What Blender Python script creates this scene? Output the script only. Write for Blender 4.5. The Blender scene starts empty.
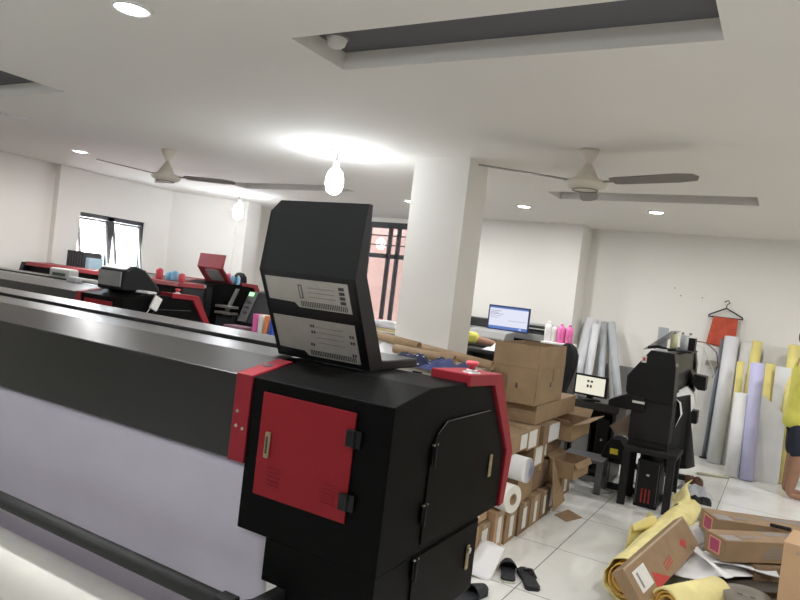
import bpy, bmesh, math, random
from mathutils import Vector, Matrix, Euler
random.seed(7)
PI = math.pi
sc = bpy.context.scene
COL = sc.collection

# ------------------------------------------------------------------ materials
MATS = {}
def mat(name, color, rough=0.5, metal=0.0, bump=0.0, bscale=200.0, var=0.0, vscale=6.0,
        emit=None, estr=0.0, trans=0.0, alpha=1.0, coat=0.0, spec=0.5, sss=0.0):
    if name in MATS: return MATS[name]
    m = bpy.data.materials.new(name); m.use_nodes = True
    nt = m.node_tree; b = nt.nodes['Principled BSDF']
    b.inputs['Base Color'].default_value = (*color, 1)
    b.inputs['Roughness'].default_value = rough
    b.inputs['Metallic'].default_value = metal
    b.inputs['Specular IOR Level'].default_value = spec
    b.inputs['Coat Weight'].default_value = coat; b.inputs['Coat Roughness'].default_value = 0.28
    b.inputs['Transmission Weight'].default_value = trans
    b.inputs['Alpha'].default_value = alpha
    if emit:
        b.inputs['Emission Color'].default_value = (*emit, 1)
        b.inputs['Emission Strength'].default_value = estr
    tc = nt.nodes.new('ShaderNodeTexCoord')
    if var > 0:
        n = nt.nodes.new('ShaderNodeTexNoise'); n.inputs['Scale'].default_value = vscale
        n.inputs['Detail'].default_value = 5
        nt.links.new(tc.outputs['Object'], n.inputs['Vector'])
        r = nt.nodes.new('ShaderNodeValToRGB')
        r.color_ramp.elements[0].position = 0.3; r.color_ramp.elements[1].position = 0.7
        r.color_ramp.elements[0].color = (*[c*(1-var) for c in color], 1)
        r.color_ramp.elements[1].color = (*[min(1, c*(1+var)) for c in color], 1)
        nt.links.new(n.outputs['Fac'], r.inputs['Fac'])
        nt.links.new(r.outputs['Color'], b.inputs['Base Color'])
    if bump > 0:
        n2 = nt.nodes.new('ShaderNodeTexNoise'); n2.inputs['Scale'].default_value = bscale
        n2.inputs['Detail'].default_value = 3
        nt.links.new(tc.outputs['Object'], n2.inputs['Vector'])
        bp = nt.nodes.new('ShaderNodeBump'); bp.inputs['Strength'].default_value = bump
        bp.inputs['Distance'].default_value = 0.01
        nt.links.new(n2.outputs['Fac'], bp.inputs['Height'])
        nt.links.new(bp.outputs['Normal'], b.inputs['Normal'])
    MATS[name] = m
    return m

BLACK   = mat('textured_black_metal', (0.004,0.004,0.004), 0.30, bump=0.16, bscale=260, var=0.2, vscale=40, spec=0.42, coat=0.35)
BLACKC  = mat('satin_black_cabinet_metal', (0.003,0.003,0.003), 0.5, bump=0.25, bscale=260, spec=0.06)
BLACKP  = mat('black_plastic', (0.005,0.005,0.006), 0.42, bump=0.05, bscale=90, spec=0.3)
BLACKM  = mat('matt_black', (0.007,0.007,0.008), 0.75, var=0.3)
HOODM   = mat('dark_lid_plastic', (0.008,0.009,0.010), 0.4, spec=0.3, bump=0.05, bscale=200)
RED     = mat('red_painted_metal', (0.26,0.014,0.024), 0.5, spec=0.25, bump=0.1, bscale=240, var=0.06)
REDDOOR = mat('bright_red_painted_metal', (0.25,0.011,0.017), 0.55, spec=0.2, bump=0.08, bscale=240, var=0.05)
MAROON  = mat('maroon_painted_metal', (0.27,0.025,0.03), 0.5, var=0.08)
GREYMET = mat('grey_coated_metal', (0.10,0.10,0.105), 0.4, var=0.1)
STEEL   = mat('brushed_steel', (0.5,0.48,0.43), 0.3, metal=0.9, bump=0.05)
SILVER  = mat('satin_silver', (0.62,0.62,0.62), 0.35, metal=0.6)
BRASS   = mat('dull_brass_latch', (0.36,0.29,0.17), 0.4, metal=0.7, var=0.15, vscale=60)
RUBBER  = mat('black_rubber', (0.02,0.021,0.021), 0.6, var=0.1)
WALLM   = mat('painted_wall', (0.80,0.78,0.73), 0.85, bump=0.03, bscale=40, var=0.015, vscale=1.5)
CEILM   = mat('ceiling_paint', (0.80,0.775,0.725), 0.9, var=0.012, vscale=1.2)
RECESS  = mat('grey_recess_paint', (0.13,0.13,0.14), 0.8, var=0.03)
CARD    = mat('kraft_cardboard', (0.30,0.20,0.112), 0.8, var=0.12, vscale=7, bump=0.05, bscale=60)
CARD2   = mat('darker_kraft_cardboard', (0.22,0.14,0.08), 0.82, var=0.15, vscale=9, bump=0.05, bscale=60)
CARDL   = mat('light_kraft_cardboard', (0.50,0.32,0.18), 0.75, var=0.06, vscale=5)
CARDIN  = mat('cardboard_inside', (0.20,0.13,0.07), 0.9, var=0.2)
TUBEM   = mat('brown_paper_tube', (0.36,0.245,0.14), 0.55, var=0.12, vscale=12)
TAPE    = mat('clear_packing_tape', (0.50,0.38,0.25), 0.18, var=0.1)
LABELW  = mat('white_paper_label', (0.75,0.74,0.71), 0.7, var=0.05, vscale=30)
PAPER   = mat('white_paper', (0.80,0.80,0.80), 0.7, var=0.03)
PAPERW  = mat('warm_white_roll', (0.82,0.80,0.74), 0.5, var=0.03)
PVINYL  = mat('glossy_white_vinyl', (0.72,0.73,0.75), 0.25, var=0.04, vscale=3)
CLEARV  = mat('pale_translucent_film', (0.60,0.63,0.66), 0.2, var=0.1, vscale=4, alpha=0.75)
GREYV   = mat('pale_grey_board', (0.62,0.61,0.58), 0.6, var=0.05)
LAV     = mat('lavender_film', (0.58,0.57,0.82), 0.45, var=0.04)
YELLOW  = mat('yellow_paper', (0.80,0.70,0.25), 0.6, var=0.05)
YELLOWF = mat('yellow_fabric', (0.86,0.76,0.34), 0.75, var=0.08, vscale=10, bump=0.1, bscale=50)
YELLOWI = mat('yellow_fabric_inner', (0.68,0.42,0.10), 0.8, var=0.12, vscale=10)
PINKB   = mat('pink_plastic', (0.78,0.16,0.42), 0.4)
WHITEP  = mat('white_plastic', (0.78,0.77,0.74), 0.4, var=0.02)
BLUEP   = mat('light_blue_plastic', (0.25,0.55,0.78), 0.4)
REDP    = mat('red_plastic', (0.65,0.08,0.10), 0.4)
DBLUE   = mat('deep_blue_plastic', (0.05,0.10,0.42), 0.5)
ORANGE  = mat('orange_plastic', (0.75,0.28,0.12), 0.5)
PURPLE  = mat('pale_purple_plastic', (0.42,0.38,0.66), 0.5)
SKIN    = mat('skin', (0.36,0.19,0.12), 0.55, var=0.08, vscale=12)
HAIR    = mat('black_hair', (0.01,0.008,0.007), 0.5)
SHIRTY  = mat('yellow_shirt_cloth', (0.70,0.66,0.13), 0.85, var=0.08, vscale=14, bump=0.1, bscale=30)
SHORTS  = mat('dark_navy_cloth', (0.015,0.02,0.035), 0.85)
REDCL   = mat('red_orange_cloth', (0.50,0.085,0.045), 0.9, var=0.12, vscale=12, bump=0.2, bscale=30)
GREYDEV = mat('grey_device_plastic', (0.26,0.26,0.25), 0.5, var=0.06)
OLIVE   = mat('beige_device_plastic', (0.42,0.40,0.34), 0.5)
DESKM   = mat('dark_desk_laminate', (0.03,0.03,0.03), 0.4)
BENCHT  = mat('tan_bench_top', (0.42,0.37,0.30), 0.5, var=0.08)
WOODY   = mat('pale_wood_edge', (0.52,0.42,0.22), 0.5)
SLIPM   = mat('black_foam_rubber', (0.016,0.018,0.022), 0.65, var=0.2)
SOLE    = mat('off_white_sole', (0.55,0.53,0.47), 0.7)
GOLDP   = mat('tan_printed_mark', (0.30,0.22,0.10), 0.6)
FRAMEM  = mat('dark_window_frame', (0.05,0.05,0.055), 0.5)
BULBW   = mat('lit_bulb', (1,1,1), 0.4, emit=(0.88,0.93,1.0), estr=22)
DOWNW   = mat('lit_downlight_lens', (1,1,1), 0.4, emit=(0.93,0.96,1.0), estr=9)
FANM    = mat('cream_fan_metal', (0.62,0.57,0.48), 0.4)
FANB    = mat('dark_fan_blade', (0.20,0.18,0.16), 0.45)
PINKLAB = mat('magenta_box_label', (0.42,0.07,0.16), 0.6)
PINKEDG = mat('pale_pink_label_edge', (0.75,0.42,0.30), 0.6)
REDINK  = mat('red_print', (0.50,0.05,0.04), 0.7)
DARKINK = mat('dark_print', (0.05,0.045,0.045), 0.7)
GREYINK = mat('soft_grey_print', (0.25,0.22,0.20), 0.7)
FELT    = mat('grey_core_end', (0.24,0.215,0.18), 0.8, var=0.12)
GLASS   = mat('window_glass', (0.9,0.93,0.95), 0.03, trans=1.0)
PINKWL  = mat('pinkish_outer_wall', (0.42,0.25,0.20), 0.8, var=0.05)
RUST    = mat('translucent_brown_film', (0.16,0.12,0.09), 0.3, var=0.2)
GREENL  = mat('green_lit_display', (0.1,0.6,0.2), 0.4, emit=(0.35,1.0,0.35), estr=0.8)
YELLAB  = mat('yellow_warning_label', (0.75,0.60,0.04), 0.5)
WIRER   = mat('red_cable', (0.16,0.05,0.04), 0.5)
FILMG   = mat('hanging_print_fabric', (0.86,0.83,0.92), 0.6, var=0.04, vscale=5, bump=0.05, bscale=8)
_nt=FILMG.node_tree; _b=_nt.nodes['Principled BSDF']; _t=_nt.nodes.new('ShaderNodeBsdfTranslucent'); _t.inputs[0].default_value=(.90,.87,.96,1)
_m=_nt.nodes.new('ShaderNodeMixShader'); _m.inputs[0].default_value=.5
_nt.links.new(_b.outputs[0],_m.inputs[1]); _nt.links.new(_t.outputs[0],_m.inputs[2]); _nt.links.new(_m.outputs[0],_nt.nodes['Material Output'].inputs[0])
LAMIN   = mat('aged_label_plate', (0.40,0.385,0.34), 0.45, var=0.06, vscale=25)

def fl_mat():
    m = bpy.data.materials.new('polished_floor_tile'); m.use_nodes = True
    nt = m.node_tree; b = nt.nodes['Principled BSDF']; L = nt.links
    g = nt.nodes.new('ShaderNodeNewGeometry')
    sep = nt.nodes.new('ShaderNodeSeparateXYZ'); L.new(g.outputs['Position'], sep.inputs[0])
    def line(out, off):
        a = nt.nodes.new('ShaderNodeMath'); a.operation='ADD'; a.inputs[1].default_value = off; L.new(out, a.inputs[0])
        d = nt.nodes.new('ShaderNodeMath'); d.operation='DIVIDE'; d.inputs[1].default_value = 0.8; L.new(a.outputs[0], d.inputs[0])
        f = nt.nodes.new('ShaderNodeMath'); f.operation='FRACT'; L.new(d.outputs[0], f.inputs[0])
        c = nt.nodes.new('ShaderNodeMath'); c.operation='LESS_THAN'; c.inputs[1].default_value = 0.008; L.new(f.outputs[0], c.inputs[0])
        return c.outputs[0]
    x = line(sep.outputs['X'], 1.161+80); y = line(sep.outputs['Y'], -6.846+80)
    mx = nt.nodes.new('ShaderNodeMath'); mx.operation='MAXIMUM'; L.new(x, mx.inputs[0]); L.new(y, mx.inputs[1])
    n = nt.nodes.new('ShaderNodeTexNoise'); n.inputs['Scale'].default_value = 1.7; n.inputs['Detail'].default_value = 6; n.inputs['Distortion'].default_value=1.2
    L.new(g.outputs['Position'], n.inputs['Vector'])
    r = nt.nodes.new('ShaderNodeValToRGB')
    r.color_ramp.elements[0].position=.35; r.color_ramp.elements[0].color=(.76,.765,.73,1)
    r.color_ramp.elements[1].position=.65; r.color_ramp.elements[1].color=(.83,.83,.79,1)
    L.new(n.outputs['Fac'], r.inputs['Fac'])
    mix = nt.nodes.new('ShaderNodeMix'); mix.data_type='RGBA'
    L.new(mx.outputs[0], mix.inputs['Factor']); L.new(r.outputs['Color'], mix.inputs[6]); mix.inputs[7].default_value=(.22,.23,.22,1)
    L.new(mix.outputs[2], b.inputs['Base Color'])
    b.inputs['Roughness'].default_value = 0.12
    return m
FLOORM = fl_mat()

def star_mat():
    m = bpy.data.materials.new('blue_star_fabric'); m.use_nodes = True
    nt = m.node_tree; b = nt.nodes['Principled BSDF']; L = nt.links
    tc = nt.nodes.new('ShaderNodeTexCoord')
    v = nt.nodes.new('ShaderNodeTexVoronoi'); v.inputs['Scale'].default_value = 24; v.inputs['Randomness'].default_value=.35
    L.new(tc.outputs['Object'], v.inputs['Vector'])
    c = nt.nodes.new('ShaderNodeMath'); c.operation='LESS_THAN'; c.inputs[1].default_value = 0.27; L.new(v.outputs['Distance'], c.inputs[0])
    mix = nt.nodes.new('ShaderNodeMix'); mix.data_type='RGBA'
    L.new(c.outputs[0], mix.inputs['Factor']); mix.inputs[6].default_value=(.006,.009,.045,1); mix.inputs[7].default_value=(.60,.62,.75,1)
    L.new(mix.outputs[2], b.inputs['Base Color']); b.inputs['Roughness'].default_value=.8
    return m
STARM = star_mat()

# ------------------------------------------------------------------ mesh builder
class MB:
    def __init__(s): s.v=[]; s.f=[]; s.m=[]; s.sm=[]
    def add(s, vs, fs, mi=0, smooth=False, M=None):
        o = len(s.v)
        for p in vs:
            p = Vector(p)
            if M is not None: p = M @ p
            s.v.append(tuple(p))
        for f in fs:
            s.f.append([i+o for i in f]); s.m.append(mi); s.sm.append(smooth)
        return s
    def box(s, x0,x1,y0,y1,z0,z1, mi=0, M=None):
        vs=[(x,y,z) for z in (z0,z1) for y in (y0,y1) for x in (x0,x1)]
        return s.add(vs,[(0,2,3,1),(4,5,7,6),(0,1,5,4),(2,6,7,3),(0,4,6,2),(1,3,7,5)],mi,False,M)
    def prism(s, poly, axis, a0, a1, mi=0, M=None):
        n=len(poly)
        def P(p,a):
            if axis=='x': return (a,p[0],p[1])
            if axis=='y': return (p[0],a,p[1])
            return (p[0],p[1],a)
        vs=[P(p,a0) for p in poly]+[P(p,a1) for p in poly]
        fs=[list(range(n))[::-1], list(range(n,2*n))]+[[i,(i+1)%n,n+(i+1)%n,n+i] for i in range(n)]
        return s.add(vs,fs,mi,False,M)
    def tube(s, pts, r, n=12, mi=0, caps=True, M=None, radii=None):
        pts=[Vector(p) for p in pts]; vs=[]; fs=[]
        prev=None
        for i,p in enumerate(pts):
            if i==0: d=pts[1]-p
            elif i==len(pts)-1: d=p-pts[i-1]
            else: d=(pts[i+1]-pts[i-1])
            d.normalize()
            if prev is None:
                a=d.orthogonal().normalized()
            else:
                a=(prev-d*prev.dot(d)).normalized()
            prev=a; b=d.cross(a)
            rr=radii[i] if radii else r
            for k in range(n):
                t=2*PI*k/n; vs.append(tuple(p+a*math.cos(t)*rr+b*math.sin(t)*rr))
        for i in range(len(pts)-1):
            for k in range(n):
                fs.append((i*n+k,i*n+(k+1)%n,(i+1)*n+(k+1)%n,(i+1)*n+k))
        s.add(vs,fs,mi,True,M)
        if caps:
            s.add(vs[:n],[list(range(n))[::-1]],mi,False,M); s.add(vs[-n:],[list(range(n))],mi,False,M)
        return s
    def pipe(s, p0, p1, ro, ri, n=28, mi=0, mi_in=None, mi_end=None):
        p0=Vector(p0); p1=Vector(p1); d=(p1-p0).normalized(); a=d.orthogonal().normalized(); b=d.cross(a)
        vs=[]
        for p in (p0,p1):
            for r in (ro,ri):
                for k in range(n):
                    t=2*PI*k/n; vs.append(tuple(p+a*math.cos(t)*r+b*math.sin(t)*r))
        mi_in = mi if mi_in is None else mi_in; mi_end = mi if mi_end is None else mi_end
        o=[];i_=[];e=[]
        for k in range(n):
            k2=(k+1)%n
            o.append((k,k2,2*n+k2,2*n+k)); i_.append((n+k,3*n+k,3*n+k2,n+k2))
            e.append((k,n+k,n+k2,k2)); e.append((2*n+k,2*n+k2,3*n+k2,3*n+k))
        s.add(vs,o,mi,True); s.add(vs,i_,mi_in,True); s.add(vs,e,mi_end,False)
        return s
    def lathe(s, prof, c=(0,0,0), n=28, mi=0, M=None, smooth=True):
        vs=[]; fs=[]
        for r,z in prof:
            for k in range(n):
                t=2*PI*k/n; vs.append((c[0]+r*math.cos(t), c[1]+r*math.sin(t), c[2]+z))
        for i in range(len(prof)-1):
            for k in range(n):
                fs.append((i*n+k,i*n+(k+1)%n,(i+1)*n+(k+1)%n,(i+1)*n+k))
        s.add(vs,fs,mi,smooth,M)
        if prof[0][0]>1e-5: s.add(vs[:n],[list(range(n))[::-1]],mi,False,M)
        if prof[-1][0]>1e-5: s.add(vs[-n:],[list(range(n))],mi,False,M)
        return s
    def grid(s, fn, nu, nv, mi=0, thick=0.0):
        P=[[Vector(fn(u/nu,v/nv)) for u in range(nu+1)] for v in range(nv+1)]
        vs=[tuple(P[j][i]) for j in range(nv+1) for i in range(nu+1)]
        W=nu+1
        fs=[(j*W+i,j*W+i+1,(j+1)*W+i+1,(j+1)*W+i) for j in range(nv) for i in range(nu)]
        if thick:
            N=len(vs); nn=[]
            for j in range(nv+1):
                for i in range(nu+1):
                    du=P[j][min(i+1,nu)]-P[j][max(i-1,0)]; dv=P[min(j+1,nv)][i]-P[max(j-1,0)][i]
                    k=du.cross(dv); k=k.normalized() if k.length>1e-9 else Vector((0,0,1)); nn.append(k)
            vs2=[tuple(Vector(vs[k])-nn[k]*thick) for k in range(N)]
            fs2=[tuple(q+N for q in f[::-1]) for f in fs]
            ed=[]
            for i in range(nu): ed.append((i,i+N,i+1+N,i+1)); b=nv*W; ed.append((b+i,b+i+1,b+i+1+N,b+i+N))
            for j in range(nv): ed.append((j*W,(j+1)*W,(j+1)*W+N,j*W+N)); q=nu; ed.append((j*W+q,j*W+q+N,(j+1)*W+q+N,(j+1)*W+q))
            s.add(vs+vs2,fs+fs2+ed,mi,True)
        else: s.add(vs,fs,mi,True)
        return s
    def build(s, name, mats, parent=None, bevel=0.0, loc=None, seg=2):
        me=bpy.data.meshes.new(name); me.from_pydata(s.v,[],s.f)
        if not isinstance(mats,(list,tuple)): mats=[mats]
        for m in mats: me.materials.append(m)
        for p,mi,sm in zip(me.polygons,s.m,s.sm): p.material_index=mi; p.use_smooth=sm
        bm=bmesh.new(); bm.from_mesh(me); bmesh.ops.remove_doubles(bm, verts=bm.verts, dist=1e-6)
        bmesh.ops.recalc_face_normals(bm, faces=bm.faces); bm.to_mesh(me); bm.free()
        o=bpy.data.objects.new(name,me); COL.objects.link(o)
        if parent is not None: o.parent=parent
        if loc is not None: o.location=loc
        if bevel>0:
            b=o.modifiers.new('bevel','BEVEL'); b.width=bevel; b.segments=seg; b.limit_method='ANGLE'; b.angle_limit=R(35)
        return o
def R(d): return math.radians(d)
def props(o,label=None,cat=None,group=None,kind=None):
    if label: o['label']=label
    if cat: o['category']=cat
    if group: o['group']=group
    if kind: o['kind']=kind
    return o
def empty(name,loc,rz=0,label=None,cat=None,group=None):
    o=bpy.data.objects.new(name,None); o.location=loc; o.rotation_euler=(0,0,rz); o.empty_display_size=.1
    COL.objects.link(o); return props(o,label,cat,group)
def struct(name,mb,m,parent=None):
    o=mb.build(name,m,parent); 
    if parent is None: o['kind']='structure'
    return o
def kids(o): return [c for c in bpy.data.objects if c.parent==o]
def copy_tree(o,parent=None):
    c=o.copy(); COL.objects.link(c); c.parent=parent
    for ch in kids(o): copy_tree(ch,c)
    return c
def RZ(x,y,z,a=0,tx=0,ty=0):
    return Matrix.Translation((x,y,z)) @ Euler((tx,ty,a)).to_matrix().to_4x4()

# ------------------------------------------------------------------ camera
H=1.6
cam=bpy.data.cameras.new('camera'); co=bpy.data.objects.new('camera',cam); COL.objects.link(co); sc.camera=co
yaw,pitch,roll=R(-30.2054),R(-.9383),R(6.7410)
F=Vector((math.sin(yaw)*math.cos(pitch), math.cos(yaw)*math.cos(pitch), math.sin(pitch)))
r0=Vector((math.cos(yaw),-math.sin(yaw),0)); u0=r0.cross(F)
rr=r0*math.cos(roll)+u0*math.sin(roll); uu=-r0*math.sin(roll)+u0*math.cos(roll)
co.matrix_world=Matrix(((rr.x,uu.x,-F.x,0),(rr.y,uu.y,-F.y,0),(rr.z,uu.z,-F.z,H),(0,0,0,1)))
cam.sensor_width=36; cam.lens=666.02*36/800; cam.clip_start=.02

# ------------------------------------------------------------------ room shell
XL,XR,YF,YB,ZC=-8.46,4.2,-3.2,9.0,2.7
struct('floor', MB().box(XL-.2,XR+.2,YF-.2,YB+.2,-.1,0), FLOORM)
holes=[(-2.13,-.33,2.37,2.8),(-6.35,-4.54,2.3,2.8),(-2.13,-.33,6.2,6.63),(-6.45,-4.65,6.2,6.63),(2.09,3.89,2.37,2.8),(2.09,3.89,6.2,6.63),
       (-2.13,-.33,-1.6,-1.17)]
xs=sorted({XL-.2,XR+.2}|{h[0] for h in holes}|{h[1] for h in holes}); ys=sorted({YF-.2,YB+.2}|{h[2] for h in holes}|{h[3] for h in holes})
cb=MB(); ZT=2.79
for i in range(len(xs)-1):
    for j in range(len(ys)-1):
        cx,cy=(xs[i]+xs[i+1])/2,(ys[j]+ys[j+1])/2
        hole=any(h[0]<cx<h[1] and h[2]<cy<h[3] for h in holes)
        if not hole:
            cb.add([(xs[i],ys[j],ZC),(xs[i+1],ys[j],ZC),(xs[i+1],ys[j+1],ZC),(xs[i],ys[j+1],ZC)],[(0,1,2,3)])
for a,b,c,d in holes:
    cb.add([(a,c,ZC),(b,c,ZC),(b,d,ZC),(a,d,ZC),(a,c,ZT),(b,c,ZT),(b,d,ZT),(a,d,ZT)],[(0,1,5,4),(1,2,6,5),(2,3,7,6),(3,0,4,7)])
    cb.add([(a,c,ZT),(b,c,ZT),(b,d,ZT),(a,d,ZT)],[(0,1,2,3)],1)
cb.box(XL-.2,XR+.2,YF-.2,YB+.2,ZT+.02,ZT+.1)
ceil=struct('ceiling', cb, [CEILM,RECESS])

# left wall with the daylight window
wy0,wy1,wz0,wz1=5.57,6.68,1.20,2.14
w=MB()
w.box(XL-.18,XL,YF,wy0,0,ZC); w.box(XL-.18,XL,wy1,8.2,0,ZC); w.box(XL-.18,XL,wy0,wy1,0,wz0); w.box(XL-.18,XL,wy0,wy1,wz1,ZC)
w.box(XL,XL+.10,5.22,5.56,0,ZC)
struct('wall_left', w, WALLM)
# back wall: corner pilaster, glazed section, plain section, jog on the right
bx0,bx1,bz0,bz1=-6.9,-3.0,.95,2.63
w=MB()
w.prism([(XL-.1,7.14),(XL,7.14),(-7.80,7.88),(-7.80,8.1),(XL-.1,8.1)],'z',0,ZC); w.box(-7.80,-7.58,7.90,8.2,0,ZC); w.box(-7.98,-7.80,8.1,9.0,0,ZC)
w.box(-7.9,bx0,9.0,9.18,0,ZC); w.box(bx1,XR,9.0,9.18,0,ZC); w.box(bx0,bx1,9.0,9.18,0,bz0); w.box(bx0,bx1,9.0,9.18,bz1,ZC)
w.box(-4.0,-2.39,8.55,9.0,0,ZC)
struct('wall_back', w, WALLM)
struct('wall_right', MB().box(XR,XR+.18,YF,YB,0,ZC), WALLM)
struct('wall_front', MB().box(XL,XR,YF-.18,YF,0,ZC), WALLM)
struct('wall_column', MB().box(-2.8,-2.3,4.79,5.17,0,ZC), WALLM)

# windows
wn=empty('window_1',(XL-.05,(wy0+wy1)/2,wz0)); wn['kind']='structure'
hw=(wy1-wy0)/2; hh=wz1-wz0
m=MB()
for a,b,c,d in ((-hw,hw,0,.05),(-hw,hw,hh-.06,hh),(-hw,-hw+.05,0,hh),(hw-.05,hw,0,hh),(-.05,.05,0,hh)): m.box(-.03,.03,a,b,c,d)
m.build('window_frame',FRAMEM,wn)
for s0 in (-1,1):
    M=Matrix.Translation((.03,0,hh-.06)) @ Matrix.Rotation(R(-14),4,'Y')   # awning sash pushed outwards
    y0,y1=(-hw+.05,-.05) if s0<0 else (.05,hw-.05)
    k=MB()
    k.box(-.05,-.02,y0,y1,-hh+.14,-hh+.17,M=M); k.box(-.05,-.02,y0,y1,-.03,0,M=M); k.box(-.05,-.02,y0,y0+.03,-hh+.14,0,M=M); k.box(-.05,-.02,y1-.03,y1,-hh+.14,0,M=M)
    sh=k.build('window_sash',GREYDEV,wn)
    MB().box(-.038,-.032,y0+.03,y1-.03,-hh+.17,-.03,M=M).build('pane',GLASS,sh)
    MB().tube([(.02,y0+.02,.06),(-.12,y0+.02,.22)],.008).build('stay_arm',FRAMEM,wn)
wn=empty('window_2',((bx0+bx1)/2,9.06,bz0)); wn['kind']='structure'
hw=(bx1-bx0)/2; hh=bz1-bz0
m=MB()
m.box(-hw,hw,-.05,.03,hh-.09,hh); m.box(-hw,hw,-.05,.03,0,.06)
x=-hw; bars=[]
for xc in (-5.98,-5.58,-5.42,-4.9,-4.4,-3.9,-3.5): m.box(xc-(bx0+bx1)/2-.02,xc-(bx0+bx1)/2+.02,-.05,.03,0,hh)
m.box(-hw,-hw+.05,-.05,.03,0,hh); m.box(hw-.05,hw,-.05,.03,0,hh)
m.box(-hw,hw,-.05,.03,hh-.57,hh-.5)
m.build('window_frame',FRAMEM,wn)
m=MB()
for z in (hh-.22,hh-.37): m.box(-hw,hw,-.04,-.02,z,z+.018)
m.build('grille_bars',FRAMEM,wn)
MB().box(-hw,hw,.0,.006,.06,hh-.09).build('pane',GLASS,wn)
props(MB().box(-9.5,-1.5,10.6,10.8,-.1,4.0).build('outer_wall',PINKWL), kind='structure')

# ------------------------------------------------------------------ ceiling lamps and fans
def area(name,loc,e,size,rot=(0,0,0),color=(1,.97,.93)):
    l=bpy.data.lights.new(name,'AREA'); l.shape='DISK'; l.size=size; l.energy=e; l.color=color
    o=bpy.data.objects.new(name,l); o.location=loc; o.rotation_euler=rot; COL.objects.link(o); return o
def downlight(x,y,label,on=True,r=.075,e=13):
    t=empty('downlight',(x,y,ZC),0,label,'ceiling light','round ceiling downlights')
    MB().lathe([(r+.018,0),(r+.018,-.006),(r,-.012),(r-.004,-.004)],n=32).build('trim_ring',WHITEP,t)
    MB().lathe([(r-.003,-.006),(r*.6,-.011),(0.0,-.013)],n=32).build('lens',DOWNW if on else WHITEP,t)
    if on: area('downlight_glow',(x,y,ZC-.03),e,.13,color=(.98,.97,.97))
    return t
downlight(-1.29,7.23,'lit round downlight on the ceiling, rightmost of the two between fan and back wall',e=8)
downlight(-2.71,7.19,'lit round downlight on the ceiling just right of the white column top',e=8)
downlight(-6.92,4.52,'lit round downlight on the ceiling left of the far fan')
downlight(-4.17,7.15,'small lit downlight on the ceiling just left of the white column')
downlight(-2.65,1.90,'large bright downlight near the top left edge, above the wide printer')
downlight(-5.93,3.25,'unlit flat round fitting on the ceiling at far left',on=False,r=.10)
for x,y,e_ in ((-1.1,1.9,10),(.45,2.9,9),(1.6,4.6,9),(.7,7.2,8),(2.6,6.0,8)):
    downlight(x,y,'lit round downlight on the ceiling outside the view',e=e_)
def pendant(x,y,label,e=38):
    t=empty('pendant_bulb',(x,y,ZC),0,label,'lamp','bare bulbs hanging from the ceiling')
    MB().lathe([(.06,0),(.06,-.012),(.03,-.03),(.0,-.032)]).build('ceiling_rose',GREYDEV,t)
    MB().tube([(0,0,-.03),(0,0,-.10)],.006).build('cord',GREYDEV,t)
    MB().lathe([(.02,-.09),(.028,-.10),(.028,-.15),(.02,-.155)]).build('socket',WHITEP,t)
    MB().lathe([(.025,-.15),(.055,-.18),(.072,-.23),(.075,-.29),(.065,-.34),(.035,-.37),(0,-.38)]).build('bulb',BULBW,t)
    l=bpy.data.lights.new('bulb_light','POINT'); l.energy=e; l.shadow_soft_size=.09; l.color=(.93,.96,1)
    o=bpy.data.objects.new('bulb_light',l); o.location=(x,y,ZC-.26); COL.objects.link(o)
    return t
pendant(-3.40,4.52,'bright bare bulb hanging from the ceiling above the raised black lid')
pendant(-1.5,-.1,'unseen bare bulb added behind the viewpoint for frontal light, right one',e=50)  # unseen bulb added to brighten the printer front, fabric and recess side
pendant(-4.9,.1,'unseen bare bulb added behind the viewpoint for frontal light, left one',e=50)  # second added bulb out of view, same frontal fill
pendant(-7.0,7.1,'bare glowing bulb hanging near the far left corner pilaster')
# round alarm in the recess
t=empty('smoke_alarm',(-2.04,2.60,ZT),0,'white dome smoke alarm inside the grey ceiling recess','smoke alarm')
MB().lathe([(.05,0),(.05,-.02),(.042,-.045),(.025,-.058),(0,-.062)]).build('dome',WHITEP,t)
MB().lathe([(.058,0),(.058,-.012),(.05,-.014)]).build('base_ring',GREYDEV,t)
def fan(x,y,drop,ang,label,R_=.78):
    t=empty('ceiling_fan',(x,y,ZC),0,label,'ceiling fan','three bladed ceiling fans')
    MB().lathe([(.068,0),(.066,-.02),(.045,-.06),(.022,-.10),(.018,-.11)]).build('canopy',FANM,t)
    MB().tube([(0,0,-.09),(0,0,-drop+.06)],.012).build('down_rod',FANM,t)
    MB().lathe([(.018,-drop+.13),(.035,-drop+.10),(.075,-drop+.03),(.10,-drop+.005)]).build('motor_cone',FANM,t)
    h=MB().lathe([(.10,-drop+.01),(.135,-drop),(.145,-drop-.02),(.13,-drop-.045),(.09,-drop-.06),(0,-drop-.062)]).build('motor_housing',FANM,t)
    MB().lathe([(.088,-drop-.058),(.088,-drop-.066),(.08,-drop-.066),(.08,-drop-.058)]).build('groove_ring',FANB,h)
    for k in range(3):
        a=ang+k*2*PI/3
        M=Matrix.Rotation(a,4,'Z')
        b=MB()
        b.box(.12,.24,-.018,.018,-drop-.012,-drop-.006,M=M)
        M2=M@Matrix.Translation((0,0,-drop-.008))@Matrix.Rotation(R(-9),4,'X')
        poly=[(.20,-.05),(.24,-.062),(R_-.12,-.075),(R_-.02,-.055),(R_,-.01),(R_-.03,.045),(R_-.15,.062),(.24,.055),(.20,.045)]
        b.prism(poly,'z',-.004,.004,M=M2)
        b.build('blade',FANB,t)
    return t
fan(-1.295,4.555,.215,R(-137),'cream ceiling fan with three dark blades, nearer one right of the column')
fan(-5.45,4.49,.25,R(-95),'cream ceiling fan with dark blades, smaller far one near the left window',.72)

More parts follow.
